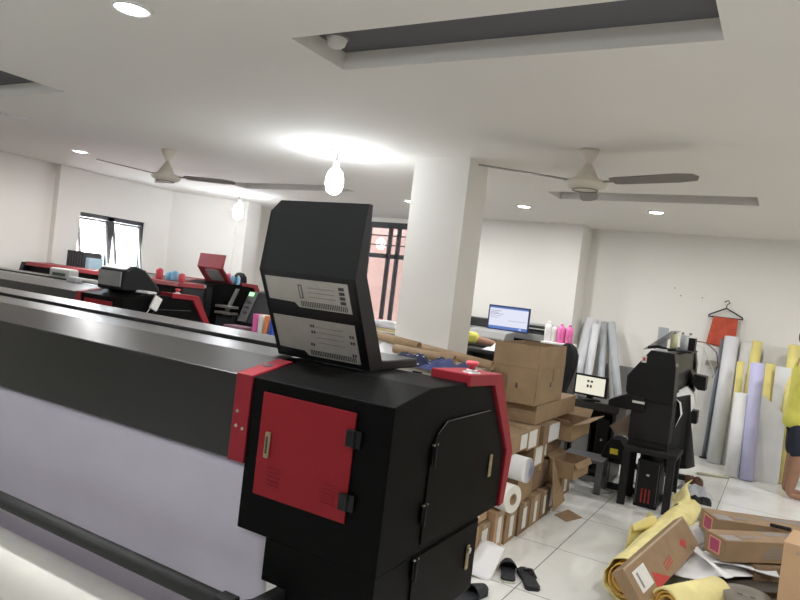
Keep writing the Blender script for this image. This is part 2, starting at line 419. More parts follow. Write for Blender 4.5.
# ------------------------------------------------------------------ wide format printer (origin: floor under front corner of its end face)
def printer(loc,label,group,lidpose='up',redtop=False,full=True,body=BLACK,rim=RED,L=3.7,fabric=True,dz=0.0,lidcol=None):
    t=empty('wide_format_printer',loc,0,label,'printer',group)
    W=.556; cab=BLACKC
    prof=[(0,.74),(0,1.25),(.23,1.293),(.50,1.293),(.74,1.262),(.955,.985),(.95,.745)]
    MB().prism(prof,'x',-W,0).build('end_cabinet',cab,t,bevel=.004)
    MB().prism([(-.427,.60),(-.427,.74),(0,.74),(0,.46),(-.36,.46),(-.36,.60)],'y',.0,.77).build('lower_cabinet',cab,t,bevel=.003)
    # red rear shell
    shell=[(.50,1.325),(.81,1.312),(1.04,.967),(1.0,.75),(.95,.745),(.962,.985),(.745,1.27),(.50,1.281)]
    MB().prism(shell,'x',-.15,.012).build('rear_shell',rim,t,bevel=.004)
    # front door
    d=MB().box(-.50,-.127,-.006,.0,.870,1.210).build('front_door',REDDOOR if rim is RED else body,t,bevel=.002)
    if full:
        MB().lathe([(.014,0),(.014,.004)],n=4)
        lt=MB()
        lt.box(-.468,-.446,-.014,-.006,.998,1.085); lt.build('latch_handle',BRASS,d,bevel=.006,seg=3)
        MB().box(-.461,-.453,-.017,-.013,1.013,1.07).build('latch_lever',DARKINK,d,bevel=.003)
        for x0 in (-.445,-.225):
            for k in range(5): MB().box(x0,x0+.05,-.009,-.006,.967-.014*k,.970-.014*k).build('vent_louvre',RED,d)
        for z in (1.132,.938):
            hm=MB(); hm.box(-.152,-.127,-.016,-.006,z-.026,z+.026); hm.box(-.123,-.098,-.012,0,z-.026,z+.026); hm.tube([(-.123,-.012,z-.028),(-.123,-.012,z+.028)],.006)
            hm.build('door_hinge',BLACKP,t,bevel=.002)
        # end face doors
        ud=MB().prism([(.265,.77),(.265,1.08),(.295,1.135),(.36,1.172),(.735,1.172),(.925,.98),(.925,.77)],'x',0,.006).build('upper_side_door',cab,t,bevel=.002)
        g=MB(); 
        for a,b in (((.295,1.135),(.36,1.172)),((.36,1.172),(.735,1.172))):
            g.tube([(.0075,a[0],a[1]),(.0075,b[0],b[1])],.0018,n=6)
        g.build('door_edge_line',GREYMET,ud)
        MB().box(.006,.014,.785,.81,.90,.99).build('latch_handle',BRASS,ud,bevel=.004)
        ld=MB().box(0,.006,.235,.755,.475,.735).build('lower_side_door',cab,t,bevel=.002)
        MB().box(.006,.014,.66,.685,.565,.66).build('latch_handle',BRASS,ld,bevel=.004)
        MB().lathe([(.012,0),(.012,.006),(0,.007)],M=Matrix.Translation((.013,.6725,.64))@Matrix.Rotation(R(90),4,'Y'),n=16).build('lock_barrel',STEEL,ld)
        for y,z in ((.280,1.07),(.255,.875),(.235,.70),(.235,.53)):
            hm=MB(); hm.box(.006,.012,y-.013,y+.013,z-.032,z+.032); hm.tube([(.014,y,z-.038),(.014,y,z+.038)],.005)
            hm.box(.006,.015,y-.016,y+.016,z+.030,z+.035,1)
            hm.build('side_hinge',[BLACKP,STEEL],t,bevel=.001)
        # emergency stop
        e=MB().lathe([(.020,0),(.020,.012),(.014,.014)],c=(-.025,.585,1.322)).build('stop_switch',SILVER,t)
        MB().lathe([(.013,.012),(.013,.026),(.024,.030),(.024,.040),(.018,.044),(0,.045)],c=(-.025,.585,1.322)).build('stop_button',REDP,e)
        MB().lathe([(.034,0),(.034,.003),(.02,.004)],c=(-.025,.585,1.322)).build('button_plate',SILVER,e)
    # collar band between beam and cabinet
    bp=[(-.006,.955),(-.006,1.254),(.20,1.294),(.20,1.27),(.01,1.235),(.01,.955)]
    bn=MB().prism(bp,'x',-W-.072,-W).build('collar_band',rim,t,bevel=.003)
    if full:
        r_=MB()
        for x,z in ((-.605,1.075),(-.605,1.125),(-.575,1.07)): r_.lathe([(.006,0),(.006,.003),(0,.004)],n=12,M=Matrix.Translation((x,-.006,z))@Matrix.Rotation(R(90),4,'X'))
        r_.build('rivets',STEEL,bn)
        MB().lathe([(.02,0),(.02,.002),(0,.002)],n=16,M=Matrix.Translation((-.595,.11,1.2755))@Matrix.Rotation(R(11),4,'X')).build('screw_recess',DARKINK,bn)
    # beam covers
    x1=-W-.068
    MB().prism([(0,.957),(0,1.247),(.23,1.293),(.47,1.293),(.47,1.24),(.2,1.2),(.12,.957)],'x',-L,x1).build('front_cover',body if not redtop else body,t,bevel=.003)
    MB().prism([(.505,1.24),(.505,1.306),(.78,1.306),(.86,1.22),(.86,.95),(.2,.95),(.2,1.19),(.465,1.235)],'x',-L,x1).build('rear_cover',rim if redtop else body,t,bevel=.003)
    MB().prism([(p[0],p[1]) for p in prof],'x',-L-W,-L).build('end_cabinet',cab,t,bevel=.004)
    # stand
    for x in (-.22,-L-.25):
        MB().box(x-.05,x+.05,.30,.40,.05,.74 if x<-1 else .46).build('leg',BLACKM,t,bevel=.004)
        MB().box(x-.05,x+.05,-.05,.85,.03,.09).build('foot_bar',BLACKM,t,bevel=.004)
    MB().box(-L-.25,-.22,.32,.38,.22,.30).build('cross_bar',BLACKM,t,bevel=.004)
    MB().box(-L,-W,.25,.70,.72,.95).build('platen_beam',BLACKM,t)
    if fabric:
        def ff(u,v):
            x=-L+.02+(L-.02-.432)*u
            keys=[(0,.075,.985),(.06,.018,.955),(.12,.004,.92),(.4,.02,.74),(.70,.045,.50),(1,.03,.22)]
            for a,b in zip(keys,keys[1:]):
                if v<=b[0]: break
            k=(v-a[0])/(b[0]-a[0]); y=a[1]+(b[1]-a[1])*k; z=a[2]+(b[2]-a[2])*k
            y+=.006*math.sin(9*x+3*v)*min(1,v*2)
            if u>.97: x-= .0
            return (x,y+.004,z)
        MB().grid(ff,60,24,thick=.0015).build('hanging_print_fabric',FILMG,t)
        MB().tube([(-L+.02,-.10,.535),(-.50,-.10,.535)],.030,n=20).build('tension_bar',RUBBER,t)
        br=MB(); br.box(-.505,-.44,-.125,-.075,.50,.565)
        br.prism([(-.45,.55),(-.34,.60),(-.34,.57),(-.45,.50)],'y',-.12,-.08); br.box(-.36,-.32,-.12,.10,.555,.60)
        br.build('tension_bar_bracket',BLACKM,t,bevel=.003)
        MB().tube([(-L+.1,-.10,.29),(-.75,-.10,.29)],.112,n=36).build('take_up_roll',PAPERW,t)
        MB().tube([(-L,-.10,.29),(-.40,-.10,.29)],.035,n=20).build('take_up_shaft',RUBBER,t)
        MB().box(-.42,-.36,-.16,.30,.20,.34).build('shaft_support',BLACKM,t,bevel=.003)
        MB().tube([(-.30,.12,.46),(-.30,.12,.60)],.02).build('hose_stub',BLACKM,t)
    # lid
    lc=lidcol or HOODM
    if lidpose=='up':
        inner=[(.307,1.296),(.146,1.613),(.177,1.873)]; outer=[]
        ld=MB(); x0,x1_=-.715,-.298
        # flat sheet with side flanges and chamfered top corner
        ld.prism([(.307,1.296),(.146,1.613),(.160,1.617),(.325,1.300)],'x',x0,x1_)
        ch=.03
        zc=1.835
        ld.prism([(.146,1.613),(.1725,zc),(.185,zc),(.160,1.617)],'x',x0,x1_)
        vs=[]
        for yy in (0,.013):
            vs+= [(x0,.1725+yy,zc),(x1_,.1725+yy,zc),(x1_,.177+yy,1.873),(x0+.035,.177+yy,1.873)]
        ld.add(vs,[(0,1,2,3),(7,6,5,4),(0,3,7,4),(3,2,6,7),(2,1,5,6)])
        fl=[(.307,1.296),(.146,1.613),(.177,1.873),(.20,1.873),(.21,1.637),(.395,1.300)]
        ld.prism(fl,'x',x1_-.006,x1_+.006)
        ld.prism([(.307,1.296),(.146,1.613),(.1725,zc),(.20,zc),(.21,1.637),(.395,1.300)],'x',x0-.004,x0+.008)
        ld.box(x0+.035,x1_,.177,.20,1.861,1.873)
        lid=ld.build('lid',lc,t,bevel=.003)
        rp=MB().box(x0+.05,x1_-.002,.39,.665,1.294,1.330).build('lid_rear_flap',lc,t,bevel=.006)
        if full:
            # label plates on the lower panel
            p0=Vector((0,.146,1.613)); p1=Vector((0,.307,1.296)); dv=(p1-p0); nrm=Vector((0,-.8916,-.4528))
            def P(u,v,h): 
                q=p0+dv*v+nrm*h; return (x0+(x1_-x0)*u,q.y,q.z)
            def plate(uv,h0,h1,mb,mi=0):
                n=len(uv); vs=[P(u,v,h0) for u,v in uv]+[P(u,v,h1) for u,v in uv]
                mb.add(vs,[list(range(n))[::-1],list(range(n,2*n))]+[[i,(i+1)%n,n+(i+1)%n,n+i] for i in range(n)],mi)
            for (v0,v1,a) in ((.06,.375,0),(.50,.94,1)):
                m=MB(); plate([(.045,v0),(.93,v0),(.93,v1),(.37,v1),(.33,v1-.05),(.045,v1-.06)],.0005,.003,m)
                lp=m.build('label_plate',LAMIN,lid)
                k=MB()
                n=26
                for q in range(n): 
                    u=.40+.5*q/n; plate([(u,v1-.075),(u+.010,v1-.075),(u+.010,v1-.015),(u,v1-.015)],.003,.0036,k)
                if a==0:
                    plate([(.40,.12),(.44,.12),(.44,.27),(.40,.27)],.003,.0036,k); 
                    plate([(.41,.13),(.43,.13),(.43,.26),(.41,.26)],.0036,.0040,k,1)
                    for v in (.10,.15,.2,.25): plate([(.83,v),(.885,v),(.885,v+.035),(.83,v+.035)],.003,.0036,k)
                    for r1 in range(3): plate([(.50,.14+.05*r1),(.78,.14+.05*r1),(.78,.15+.05*r1),(.50,.15+.05*r1)],.003,.0034,k,2)
                else:
                    for u,v in ((.45,.56),(.45,.63),(.86,.62),(.86,.69),(.42,.78),(.86,.83)):
                        plate([(u,v),(u+.018,v),(u+.018,v+.03),(u,v+.03)],.003,.0036,k); plate([(u+.026,v),(u+.044,v),(u+.044,v+.03),(u+.026,v+.03)],.003,.0036,k)
                    for r1 in range(4): plate([(.50,.58+.06*r1),(.80,.58+.06*r1),(.80,.587+.06*r1),(.50,.587+.06*r1)],.003,.0034,k,2)
                k.build('printed_marks',[DARKINK,LAMIN,GREYINK],lp)
    elif lidpose=='half':
        x0,x1_=-.56,-.20
        poly=[(.14,1.30),(.15,1.48),(.24,1.53),(.36,1.50),(.52,1.36),(.55,1.298),(.30,1.294)]
        MB().prism(poly,'x',x0,x1_).build('lid',lc,t,bevel=.02)
        MB().box(x0+.03,x1_-.03,.128,.140,1.335,1.465).build('front_window',GREYDEV,t)
    elif lidpose=='mid':
        x0,x1_=-.50,-.04
        ld=MB(); ld.prism([(.34,1.293),(.16,1.48),(.175,1.49),(.40,1.293)],'x',x0,x1_); ld.prism([(.16,1.48),(.19,1.66),(.215,1.66),(.185,1.48)],'x',x0,x1_)
        lid=ld.build('lid',lc,t,bevel=.004)
        MB().box(-.42,-.12,-.004,0,1.255-.045,1.255-.01).build('name_plate',LABELW,t)
        MB().prism([(.310,1.320),(.180,1.455),(.177,1.452),(.307,1.317)],'x',x0+.14,x1_-.08).build('label_plate',GREYDEV,lid)
    return t
MG='wide format printers in parallel rows'
printer((-.963,1.70,0),'large black wide format printer in front, red door, raised black lid, white roll',MG)
printer((-4.75,3.62,0),'second black wide format printer with red rim and closed bulky lid, behind front one',MG,lidpose='half',L=4.0-.35,fabric=False)
printer((-6.35,6.15,.11),'far black printer with long maroon rear cover and upright maroon lid',MG,lidpose='mid',redtop=True,full=False,rim=MAROON,L=1.5,fabric=False,lidcol=MAROON)

exec_marks=None
# ------------------------------------------------------------------ cartons
def carton(name,c,s,rz,label,group=None,m=CARD,open_=None,lab=None,tilt=(0,0),tape=True,cat='cardboard box'):
    """c: base centre, s: size; lab: list of (face,u0,u1,v0,v1)"""
    t=empty(name,c,rz,label,cat,group); t.rotation_euler=(tilt[0],tilt[1],rz)
    x,y,z=s[0]/2,s[1]/2,s[2]
    b=MB()
    if open_:
        th=.006
        b.box(-x,x,-y,-y+th,0,z); b.box(-x,x,y-th,y,0,z); b.box(-x,-x+th,-y,y,0,z); b.box(x-th,x,-y,y,0,z); b.box(-x,x,-y,y,0,th)
    else: b.box(-x,x,-y,y,0,z)
    b.build('box_body',m,t,bevel=.003)
    if open_:
        for side,ang,ln in open_:
            # side: '-y','+y','-x','+x'; ang 0 = straight up, 90 = folded out flat
            a=R(ang); f=MB()
            if side in('-y','+y'):
                sg=-1 if side=='-y' else 1
                M=Matrix.Translation((0,sg*y,z))@Matrix.Rotation(-sg*a,4,'X')
                f.box(-x+.004,x-.004,-.003,.003,0,ln,M=M)
            else:
                sg=-1 if side=='-x' else 1
                M=Matrix.Translation((sg*x,0,z))@Matrix.Rotation(sg*a,4,'Y')
                f.box(-.003,.003,-y+.004,y-.004,0,ln,M=M)
            f.build('flap',m,t)
    elif tape:
        tp=MB(); w=.025
        if s[0]>s[1]: tp.box(-x-.001,x+.001,-w,w,z*.75,z+.0015)
        else: tp.box(-w,w,-y-.001,y+.001,z*.75,z+.0015)
        tp.build('packing_tape',TAPE,t)
    for fc,u0,u1,v0,v1,mm in (lab or []):
        k=MB(); e=.0015
        if fc=='+x': k.box(x,x+e,-y+2*y*u0,-y+2*y*u1,z*v0,z*v1)
        if fc=='-y': k.box(-x+2*x*u0,-x+2*x*u1,-y-e,-y,z*v0,z*v1)
        if fc=='-x': k.box(-x-e,-x,-y+2*y*u0,-y+2*y*u1,z*v0,z*v1)
        if fc=='+z': k.box(-x+2*x*u0,-x+2*x*u1,-y+2*y*v0,-y+2*y*v1,z,z+e)
        k.build('paper_label' if mm in (LABELW,) else 'printed_mark',mm,t)
    return t
G='cartons stacked beside the front printer'
def cx(x1,y0,y1,z0,z1,depth,label,**k):
    """carton whose end faces +X at x1, from y0 to y1"""
    return carton('cardboard_box',(x1-depth/2,(y0+y1)/2,z0),(depth,y1-y0,z1-z0),0,label,G,**k)
WL=lambda a=.3,b=.7,c=.15,d=.85:[('+x',a,b,c,d,LABELW)]
# floor row
cx(-1.47,3.62,3.80,0,.22,.5,'carton with white label on the floor, nearest the printer foot',lab=WL(),m=CARDL)
cx(-1.48,3.82,4.02,0,.20,.5,'lowest carton beside the white paper sheet, second from the printer',lab=WL(.3,.75),m=CARD)
cx(-1.46,4.04,4.20,0,.25,.5,'small floor carton with tall white label, third from the printer',lab=WL(),m=CARDL)
cx(-1.45,4.22,4.42,0,.20,.5,'floor carton with white label below the roll with a core hole',lab=WL(.35,.7))
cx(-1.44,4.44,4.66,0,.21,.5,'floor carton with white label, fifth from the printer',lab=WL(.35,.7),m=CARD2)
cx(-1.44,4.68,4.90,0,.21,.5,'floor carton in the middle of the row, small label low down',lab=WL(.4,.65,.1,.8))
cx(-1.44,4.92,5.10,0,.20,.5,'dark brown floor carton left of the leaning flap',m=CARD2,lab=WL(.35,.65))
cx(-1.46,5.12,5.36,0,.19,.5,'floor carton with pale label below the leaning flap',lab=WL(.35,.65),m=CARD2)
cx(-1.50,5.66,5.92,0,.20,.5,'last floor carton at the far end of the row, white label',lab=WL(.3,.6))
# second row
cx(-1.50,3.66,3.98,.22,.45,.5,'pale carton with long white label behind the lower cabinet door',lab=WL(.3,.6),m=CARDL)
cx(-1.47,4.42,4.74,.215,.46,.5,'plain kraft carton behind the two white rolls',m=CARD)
cx(-1.50,4.76,5.20,.212,.40,.5,'darker kraft carton under the printed roll',m=CARD2)
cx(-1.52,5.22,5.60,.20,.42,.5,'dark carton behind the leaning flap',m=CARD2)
# third row
cx(-1.49,4.76,5.02,.402,.57,.5,'carton with large white label right of the printed roll',lab=WL(.15,.75,.1,.9),m=CARD)
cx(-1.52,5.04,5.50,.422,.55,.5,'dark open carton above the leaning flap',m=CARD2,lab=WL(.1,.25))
# fourth row
cx(-1.46,3.95,4.50,.602,.725,.5,'kraft carton with tall white label under the big boxes, left one',lab=[('+x',.72,.95,.08,.9,LABELW)],m=CARD)
cx(-1.47,4.52,4.78,.575,.725,.5,'kraft carton with tall white label under the big boxes, right one',lab=[('+x',.1,.75,.08,.9,LABELW)],m=CARD)
cx(-1.45,4.82,5.22,.575,.72,.5,'carton with crumpled clear wrap on its end',lab=[('+x',.3,.95,.05,.95,PVINYL)],m=CARD2)
carton('cardboard_box',(-1.58,5.55,.555),(.42,.58,.13),0,'open carton with flaps spread outward below the flat wide box',G,m=CARD,open_=[('+x',70,.12),('-y',60,.10),('+y',50,.10)])
# big ones on top
carton('cardboard_box',(-1.76,5.25,.728),(.52,1.04,.14),0,'long flat kraft box under the tall open box',G,m=CARD,lab=[('-y',.12,.34,.35,.8,LABELW)])
carton('cardboard_box',(-1.675,4.99,.870),(.35,.66,.27),0,'tall open kraft box with upright taped flaps on top of the stack',G,m=CARD,
   open_=[('-y',-3,.165),('+x',-2,.16),('-x',0,.16),('+y',0,.16)],
   lab=[('-y',.55,.59,.42,.55,DARKINK),('+x',.48,.53,.45,.58,DARKINK),('-y',.2,.36,.2,.75,CARD2),('+x',.55,.6,.62,.95,CARD2)])
t=carton('cardboard_box',(-1.38,5.36,.285),(.20,.36,.13),R(-4),'open kraft carton jutting out of the stack above the floor',G,m=CARD,open_=[('-x',60,.12),('+x',150,.05)])
# loose flap leaning
props(MB().prism([(0,0),(.30,.02),(.05,.42)],'x',-.004,.004).build('cardboard_flap',CARD,loc=(-1.37,5.02,.06)),'triangular kraft cardboard piece leaning against the box stack','cardboard piece')
bpy.data.objects['cardboard_flap'].rotation_euler=(0,R(-10),0)
# rolls in the stack
t=empty('media_roll',(-1.62,4.30,.517),R(-12),'white roll with blue printed end sticking out of the box stack','roll')
MB().tube([(-.25,-.03,0),(.27,0,0)],.082,n=32).build('rolled_sheet',PAPER,t)
k=MB()
for q in range(5): k.pipe((.27,0,0),(.272,0,0),.074-.014*q,.069-.014*q)
k.build('printed_end',[mat('blue_grey_print',(.16,.19,.30),.7)],t)
t=empty('media_roll',(-1.45,4.12,.345),R(-24),'white paper roll with a hollow brown core, low in the box stack','roll')
MB().pipe((-.35,-.05,0),(.06,.02,0),.09,.036,n=36,mi_in=0).build('paper_layers',PAPERW,t)
MB().pipe((-.35,-.05,0),(.063,.02,0),.0365,.031,n=30).build('core_tube',TUBEM,t)
# floor bits
props(MB().prism([(-1.386,5.144),(-1.346,5.361),(-1.203,5.254),(-1.268,5.054)],'z',.001,.006).build('cardboard_piece',CARD),'small flat brown cardboard piece lying on the tiles','cardboard piece')
def sheet(u,v): 
    return (-1.47+.15*u+.02*v, 3.84-.26*v+.04*u, .125-.12*v+.01*math.sin(5*u))
props(MB().grid(sheet,8,8,thick=.002).build('paper_sheet',PAPER),'white paper sheet leaning beside the printer cabinet and slippers','paper')

# ------------------------------------------------------------------ slippers
def slipper(x,y,rz,label,kind):
    t=empty('slipper',(x,y,0),rz,label,'slipper','black slippers on the floor')
    outl=[(-.045,-.12),(-.03,-.14),(.03,-.14),(.045,-.12),(.042,-.03),(.05,.05),(.052,.10),(.03,.14),(-.015,.145),(-.045,.11),(-.048,.05),(-.038,-.03)]
    MB().prism(outl,'z',.0,.012).build('sole',SOLE if kind=='closed' else SLIPM,t,bevel=.004)
    MB().prism([(a*.97,b*.97) for a,b in outl],'z',.012,.026).build('footbed',SLIPM,t,bevel=.005)
    def up(u,v):
        a=PI*u; w=.052; yy=.0+.13*v if kind!='clog' else -.02+.15*v
        w2=w*(1-.45*v*v)
        return (w2*math.cos(a)+.003, yy, .018+ (.055 if kind!='thong' else .02)*math.sin(a)*(1-.55*v))
    if kind=='thong':
        k=MB(); k.tube([(.045,-.0,.02),(.03,.05,.045),(0,.09,.03),(-.03,.05,.045),(-.042,0,.02)],.009); k.build('strap',SLIPM,t)
        MB().lathe([(.008,0),(.008,.004),(0,.005)],c=(.01,.085,.038)).build('stud',SILVER,t)
    else:
        MB().grid(up,14,8,thick=.004).build('upper',SLIPM,t)
        if kind=='mark': 
            k=MB(); k.grid(lambda u,v: (lambda p:(p[0],p[1],p[2]+.0015))(up(.3+.4*u,.25+.45*v)),6,5); k.build('tan_motif',GOLDP,t)
    return t
slipper(-1.262,3.80,R(22),'black closed toe slipper with pale sole beside the paper sheet','closed')
slipper(-1.135,3.80,R(32),'black flat sandal lying rightmost of the slippers','thong')
slipper(-1.30,3.34,R(-10),'black slipper with tan motif near the printer cabinet bottom','mark')

# ------------------------------------------------------------------ work bench behind front printer with tubes and cloth
t=empty('work_bench',(-2.5,4.0,0),0,'low bench with tan top behind the raised black lid','table')
MB().box(-.75,.66,-.10,.62,1.07,1.10).build('tabletop',BENCHT,t,bevel=.004)
for a in(-.70,.40):
    for b in(-.05,.57): MB().box(a-.025,a+.025,b-.025,b+.025,0,1.07).build('leg',BLACKM,t,bevel=.002)
def tube_o(p0,p1,r,label):
    c=[(a+b)/2 for a,b in zip(p0,p1)]
    t=empty('cardboard_tube',c,0,label,'tube','brown cardboard tubes on the bench')
    a=[q-w for q,w in zip(p0,c)]; b=[q-w for q,w in zip(p1,c)]
    MB().pipe(a,b,r,r-.006,n=28).build('tube_wall',TUBEM,t)
    return t
tube_o((-2.50,4.30,1.155),(-1.985,4.27,1.148),.033,'brown cardboard tube with dark open end in front of the column')
tube_o((-3.05,4.52,1.235),(-2.355,4.41,1.187),.034,'short brown cardboard tube with grey end, left of the other tubes')
tube_o((-2.60,4.62,1.175),(-1.80,4.53,1.125),.034,'long brown cardboard tube reaching behind the kraft box')
def cl(cx_,cy_,w,d,h,seed):
    def f(u,v):
        x=(u-.5)*w; y=(v-.5)*d
        e=min(1,6*min(u,1-u))*min(1,6*min(v,1-v))
        return (cx_+x, cy_+y, 1.102+e*h*(.55+.3*math.sin(7*u+seed)*math.cos(6*v+seed)+.15*math.sin(17*u+9*v)))
    return f
props(MB().grid(cl(-2.17,4.05,.44,.36,.085,1),30,24).build('star_print_cloth',STARM),'dark blue cloth with pale stars heaped on the bench','cloth')
props(MB().grid(cl(-1.92,4.02,.26,.36,.085,4),20,16).build('pale_blue_wrap',mat('pale_blue_cloth',(.045,.06,.17),.8,var=.3)),'pale blue cloth edge in front of the star cloth','cloth')
props(MB().grid(cl(-2.72,4.45,.36,.34,.10,2.4),20,16).build('white_plastic_bag',PVINYL),'white plastic wrap with blue mark lying on the bench by the lid','bag')

# ------------------------------------------------------------------ desk line along the back wall
t=empty('back_desk',(-4.1,8.15,0),0,'long dark desk along the back wall behind the column','desk')
MB().box(-1.5,.33,-.35,.35,1.00,1.04).build('tabletop',DESKM,t,bevel=.003)
MB().box(-1.5,.33,-.362,-.35,1.0,1.04).build('edge_strip',WOODY,t)
for a in(-1.45,-.15,.28): MB().box(a-.03,a+.03,-.33,.33,0,1.0).build('side_panel',DESKM,t)
t=empty('desktop_unit',(-4.70,7.86,.79),0,'beige office device with small display below the desk papers','device')
MB().box(-.22,.2,-.15,.15,0,.18).build('casing',OLIVE,t,bevel=.006)
MB().box(-.15,-.04,-.155,-.15,.08,.13).build('display',DARKINK,t); MB().box(.02,.14,-.155,-.15,.04,.07).build('paper_slot',DARKINK,t)
t=empty('side_shelf',(-4.7,7.80,0),0,'low dark cabinet carrying the beige device','cabinet')
MB().box(-.3,.3,-.2,.1,0,.785).build('cabinet_body',DESKM,t,bevel=.003)
for i in range(6):
    props(MB().box(-.19,.19,-.13,.13,0,.014,M=RZ(-4.78+.02*random.random(),8.0,1.045+.0155*i,R(random.uniform(-12,12)))).build('paper_stack_layer',PAPER),
      'white papers piled on the dark desk by the window, left of the column','paper stack','papers on the desk by the window')
t=empty('stapler',(-5.02,7.95,1.042),R(60),'dark office stapler with red tip beside the papers','stapler')
MB().prism([(-.10,0),(.10,0),(.10,.02),(-.08,.03)],'y',-.02,.02).build('base',BLACKP,t); MB().prism([(-.09,.03),(.10,.08),(.10,.11),(-.08,.05)],'y',-.02,.02).build('arm',REDP,t,bevel=.003)
# plotter
t=empty('desktop_plotter',(-3.0,8.10,1.15),0,'long black and grey plotter on the desk behind the upper monitor','printer')
MB().prism([(-.3,0),(-.3,.12),(-.15,.2),(.25,.2),(.3,.1),(.3,0)],'x',-.75,.62).build('plotter_body',BLACKP,t,bevel=.01)
MB().box(-.65,.52,-.33,-.295,.02,.10).build('front_tray',GREYDEV,t,bevel=.004)
MB().prism([(-.26,.155),(.1,.215),(.1,.22),(-.26,.16)],'x',.1,.58).build('paper_cover',GREYDEV,t)
t=empty('plotter_stand',(-3.0,8.1,0),0,'dark stand carrying the long plotter by the back wall','stand')
MB().box(-.7,.6,-.25,.25,1.10,1.15).build('top_shelf',BLACKM,t)
for a in (-.65,.55): MB().box(a-.04,a+.04,-.22,.22,0,1.1).build('leg',BLACKM,t)
# front desk with monitor and devices
t=empty('computer_desk',(-2.65,7.52,0),0,'dark computer desk under the upper lit monitor','desk')
MB().box(-.75,.165,-.36,.22,1.02,1.06).build('tabletop',DESKM,t,bevel=.003)
MB().box(-.72,-.68,-.3,.2,0,1.02).build('side_panel',DESKM,t); MB().box(.12,.16,-.3,.2,0,1.02).build('side_panel',DESKM,t)
MB().box(-.68,.12,.14,.17,.3,1.02).build('back_panel',DESKM,t)
def scr_mat(nm,kind):
    m=bpy.data.materials.new(nm); m.use_nodes=True; b=m.node_tree.nodes['Principled BSDF']
    b.inputs['Base Color'].default_value=(.02,.02,.02,1); b.inputs['Roughness'].default_value=.25
    b.inputs['Emission Color'].default_value=(*kind,1); b.inputs['Emission Strength'].default_value=.40
    return m
SCW=scr_mat('screen_pale',(.78,.80,.95)); SCB=scr_mat('screen_blue',(.10,.20,.55)); SCY=scr_mat('screen_cream',(.85,.83,.68)); SCD=scr_mat('screen_dark',(.02,.02,.03)); SCG=scr_mat('screen_grey',(.35,.35,.42))
def monitor(loc,rz,w,h,label,base_h,kind,fr):
    t=empty('monitor',loc,rz,label,'monitor','computer monitors')
    MB().box(-w/2,w/2,-.012,.025,base_h,base_h+h).build('bezel',fr,t,bevel=.004)
    e=.018
    s=MB(); s.box(-w/2+e,w/2-e,-.0135,-.012,base_h+e,base_h+h-e); sc_=s.build('screen',SCY if kind else SCW,t)
    k=MB()
    def rc(u0,u1,v0,v1,mi): 
        W_=w-2*e; H_=h-2*e; k.box(-W_/2+W_*u0,-W_/2+W_*u1,-.0145,-.0135,base_h+e+H_*v0,base_h+e+H_*v1,mi)
    if kind:
        rc(.38,.46,.68,.80,0); rc(.50,.58,.68,.80,0); rc(.38,.45,.38,.54,0); rc(.49,.56,.38,.54,1)
        k.build('thumbnails',[SCD,mat('screen_maroon',(.2,.05,.05),.4)],sc_)
    else:
        rc(0,1,0,.13,0); rc(0,1,.93,1,0); rc(.02,.30,.80,.83,1); rc(.02,.22,.72,.75,1); rc(.02,.36,.66,.69,1); rc(.02,.30,.58,.60,1); rc(.02,.24,.50,.52,1); rc(.5,.95,.40,.42,1); rc(.80,.86,.02,.09,2)
        k.build('window_bars',[SCB,SCG,SCW],sc_)
    MB().box(-.03,.03,.0,.03,.01,base_h+.05).build('neck',fr,t)
    MB().lathe([(.11,0),(.11,.008),(.05,.016),(0,.016)]).build('stand_base',fr,t)
    return t
monitor((-2.89,7.6,1.062),R(6),.51,.30,'monitor with a pale lit window and blue taskbar, upper of the two screens',.185,0,mat('navy_bezel',(.02,.03,.09),.3))
t=empty('office_printer',(-3.02,7.36,1.062),R(4),'grey office laser printer under the upper monitor','printer')
MB().prism([(-.2,0),(-.2,.10),(-.14,.17),(.2,.19),(.2,0)],'x',-.25,.25).build('casing',GREYDEV,t,bevel=.008)
MB().box(-.2,.2,-.25,-.20,.03,.045).build('paper_tray',WHITEP,t,bevel=.002); MB().box(-.18,.18,-.204,-.2,.055,.08).build('slot',DARKINK,t)
# shelf box + bottles
t=empty('storage_shelf',(-2.22,7.60,0),0,'white topped shelf unit carrying pink and white bottles','shelf')
MB().box(-.24,.18,-.16,.16,.0,1.09).build('cabinet_body',DESKM,t,bevel=.003)
props(MB().box(-2.42,-2.06,7.46,7.70,1.092,1.20).build('white_flat_box',WHITEP,bevel=.005),'long white box under the pink and white bottles','box')
props(MB().box(-2.58,-2.49,7.30,7.42,1.062,1.16).build('purple_box',PURPLE,bevel=.005),'small pale purple box beside the long white box','box')
props(MB().box(-2.80,-2.70,7.24,7.36,1.062,1.085).build('yellow_box',YELLAB,bevel=.004),'small yellow pack on the desk below the monitor','box')
def bottle(x,y,z,r,h,m,label,cap=WHITEP,group='bottles on the shelf'):
    t=empty('bottle',(x,y,z),0,label,'bottle',group)
    MB().lathe([(r*.9,0),(r,.01),(r,h*.72),(r*.8,h*.84),(r*.35,h*.9),(r*.35,h*.93)],n=20).build('bottle_body',m,t)
    MB().lathe([(r*.4,h*.91),(r*.4,h),(0,h)],n=16).build('cap',cap,t)
    return t
bottle(-2.38,7.58,1.20,.042,.23,WHITEP,'white bottle, left of the pink bottles on the shelf')
bottle(-2.31,7.60,1.20,.036,.20,WHITEP,'short white bottle touching the first pink bottle')
bottle(-2.225,7.58,1.20,.042,.22,PINKB,'bright pink bottle, left one of the pair',cap=PINKB)
bottle(-2.13,7.58,1.20,.042,.22,PINKB,'bright pink bottle, right one of the pair',cap=PINKB)
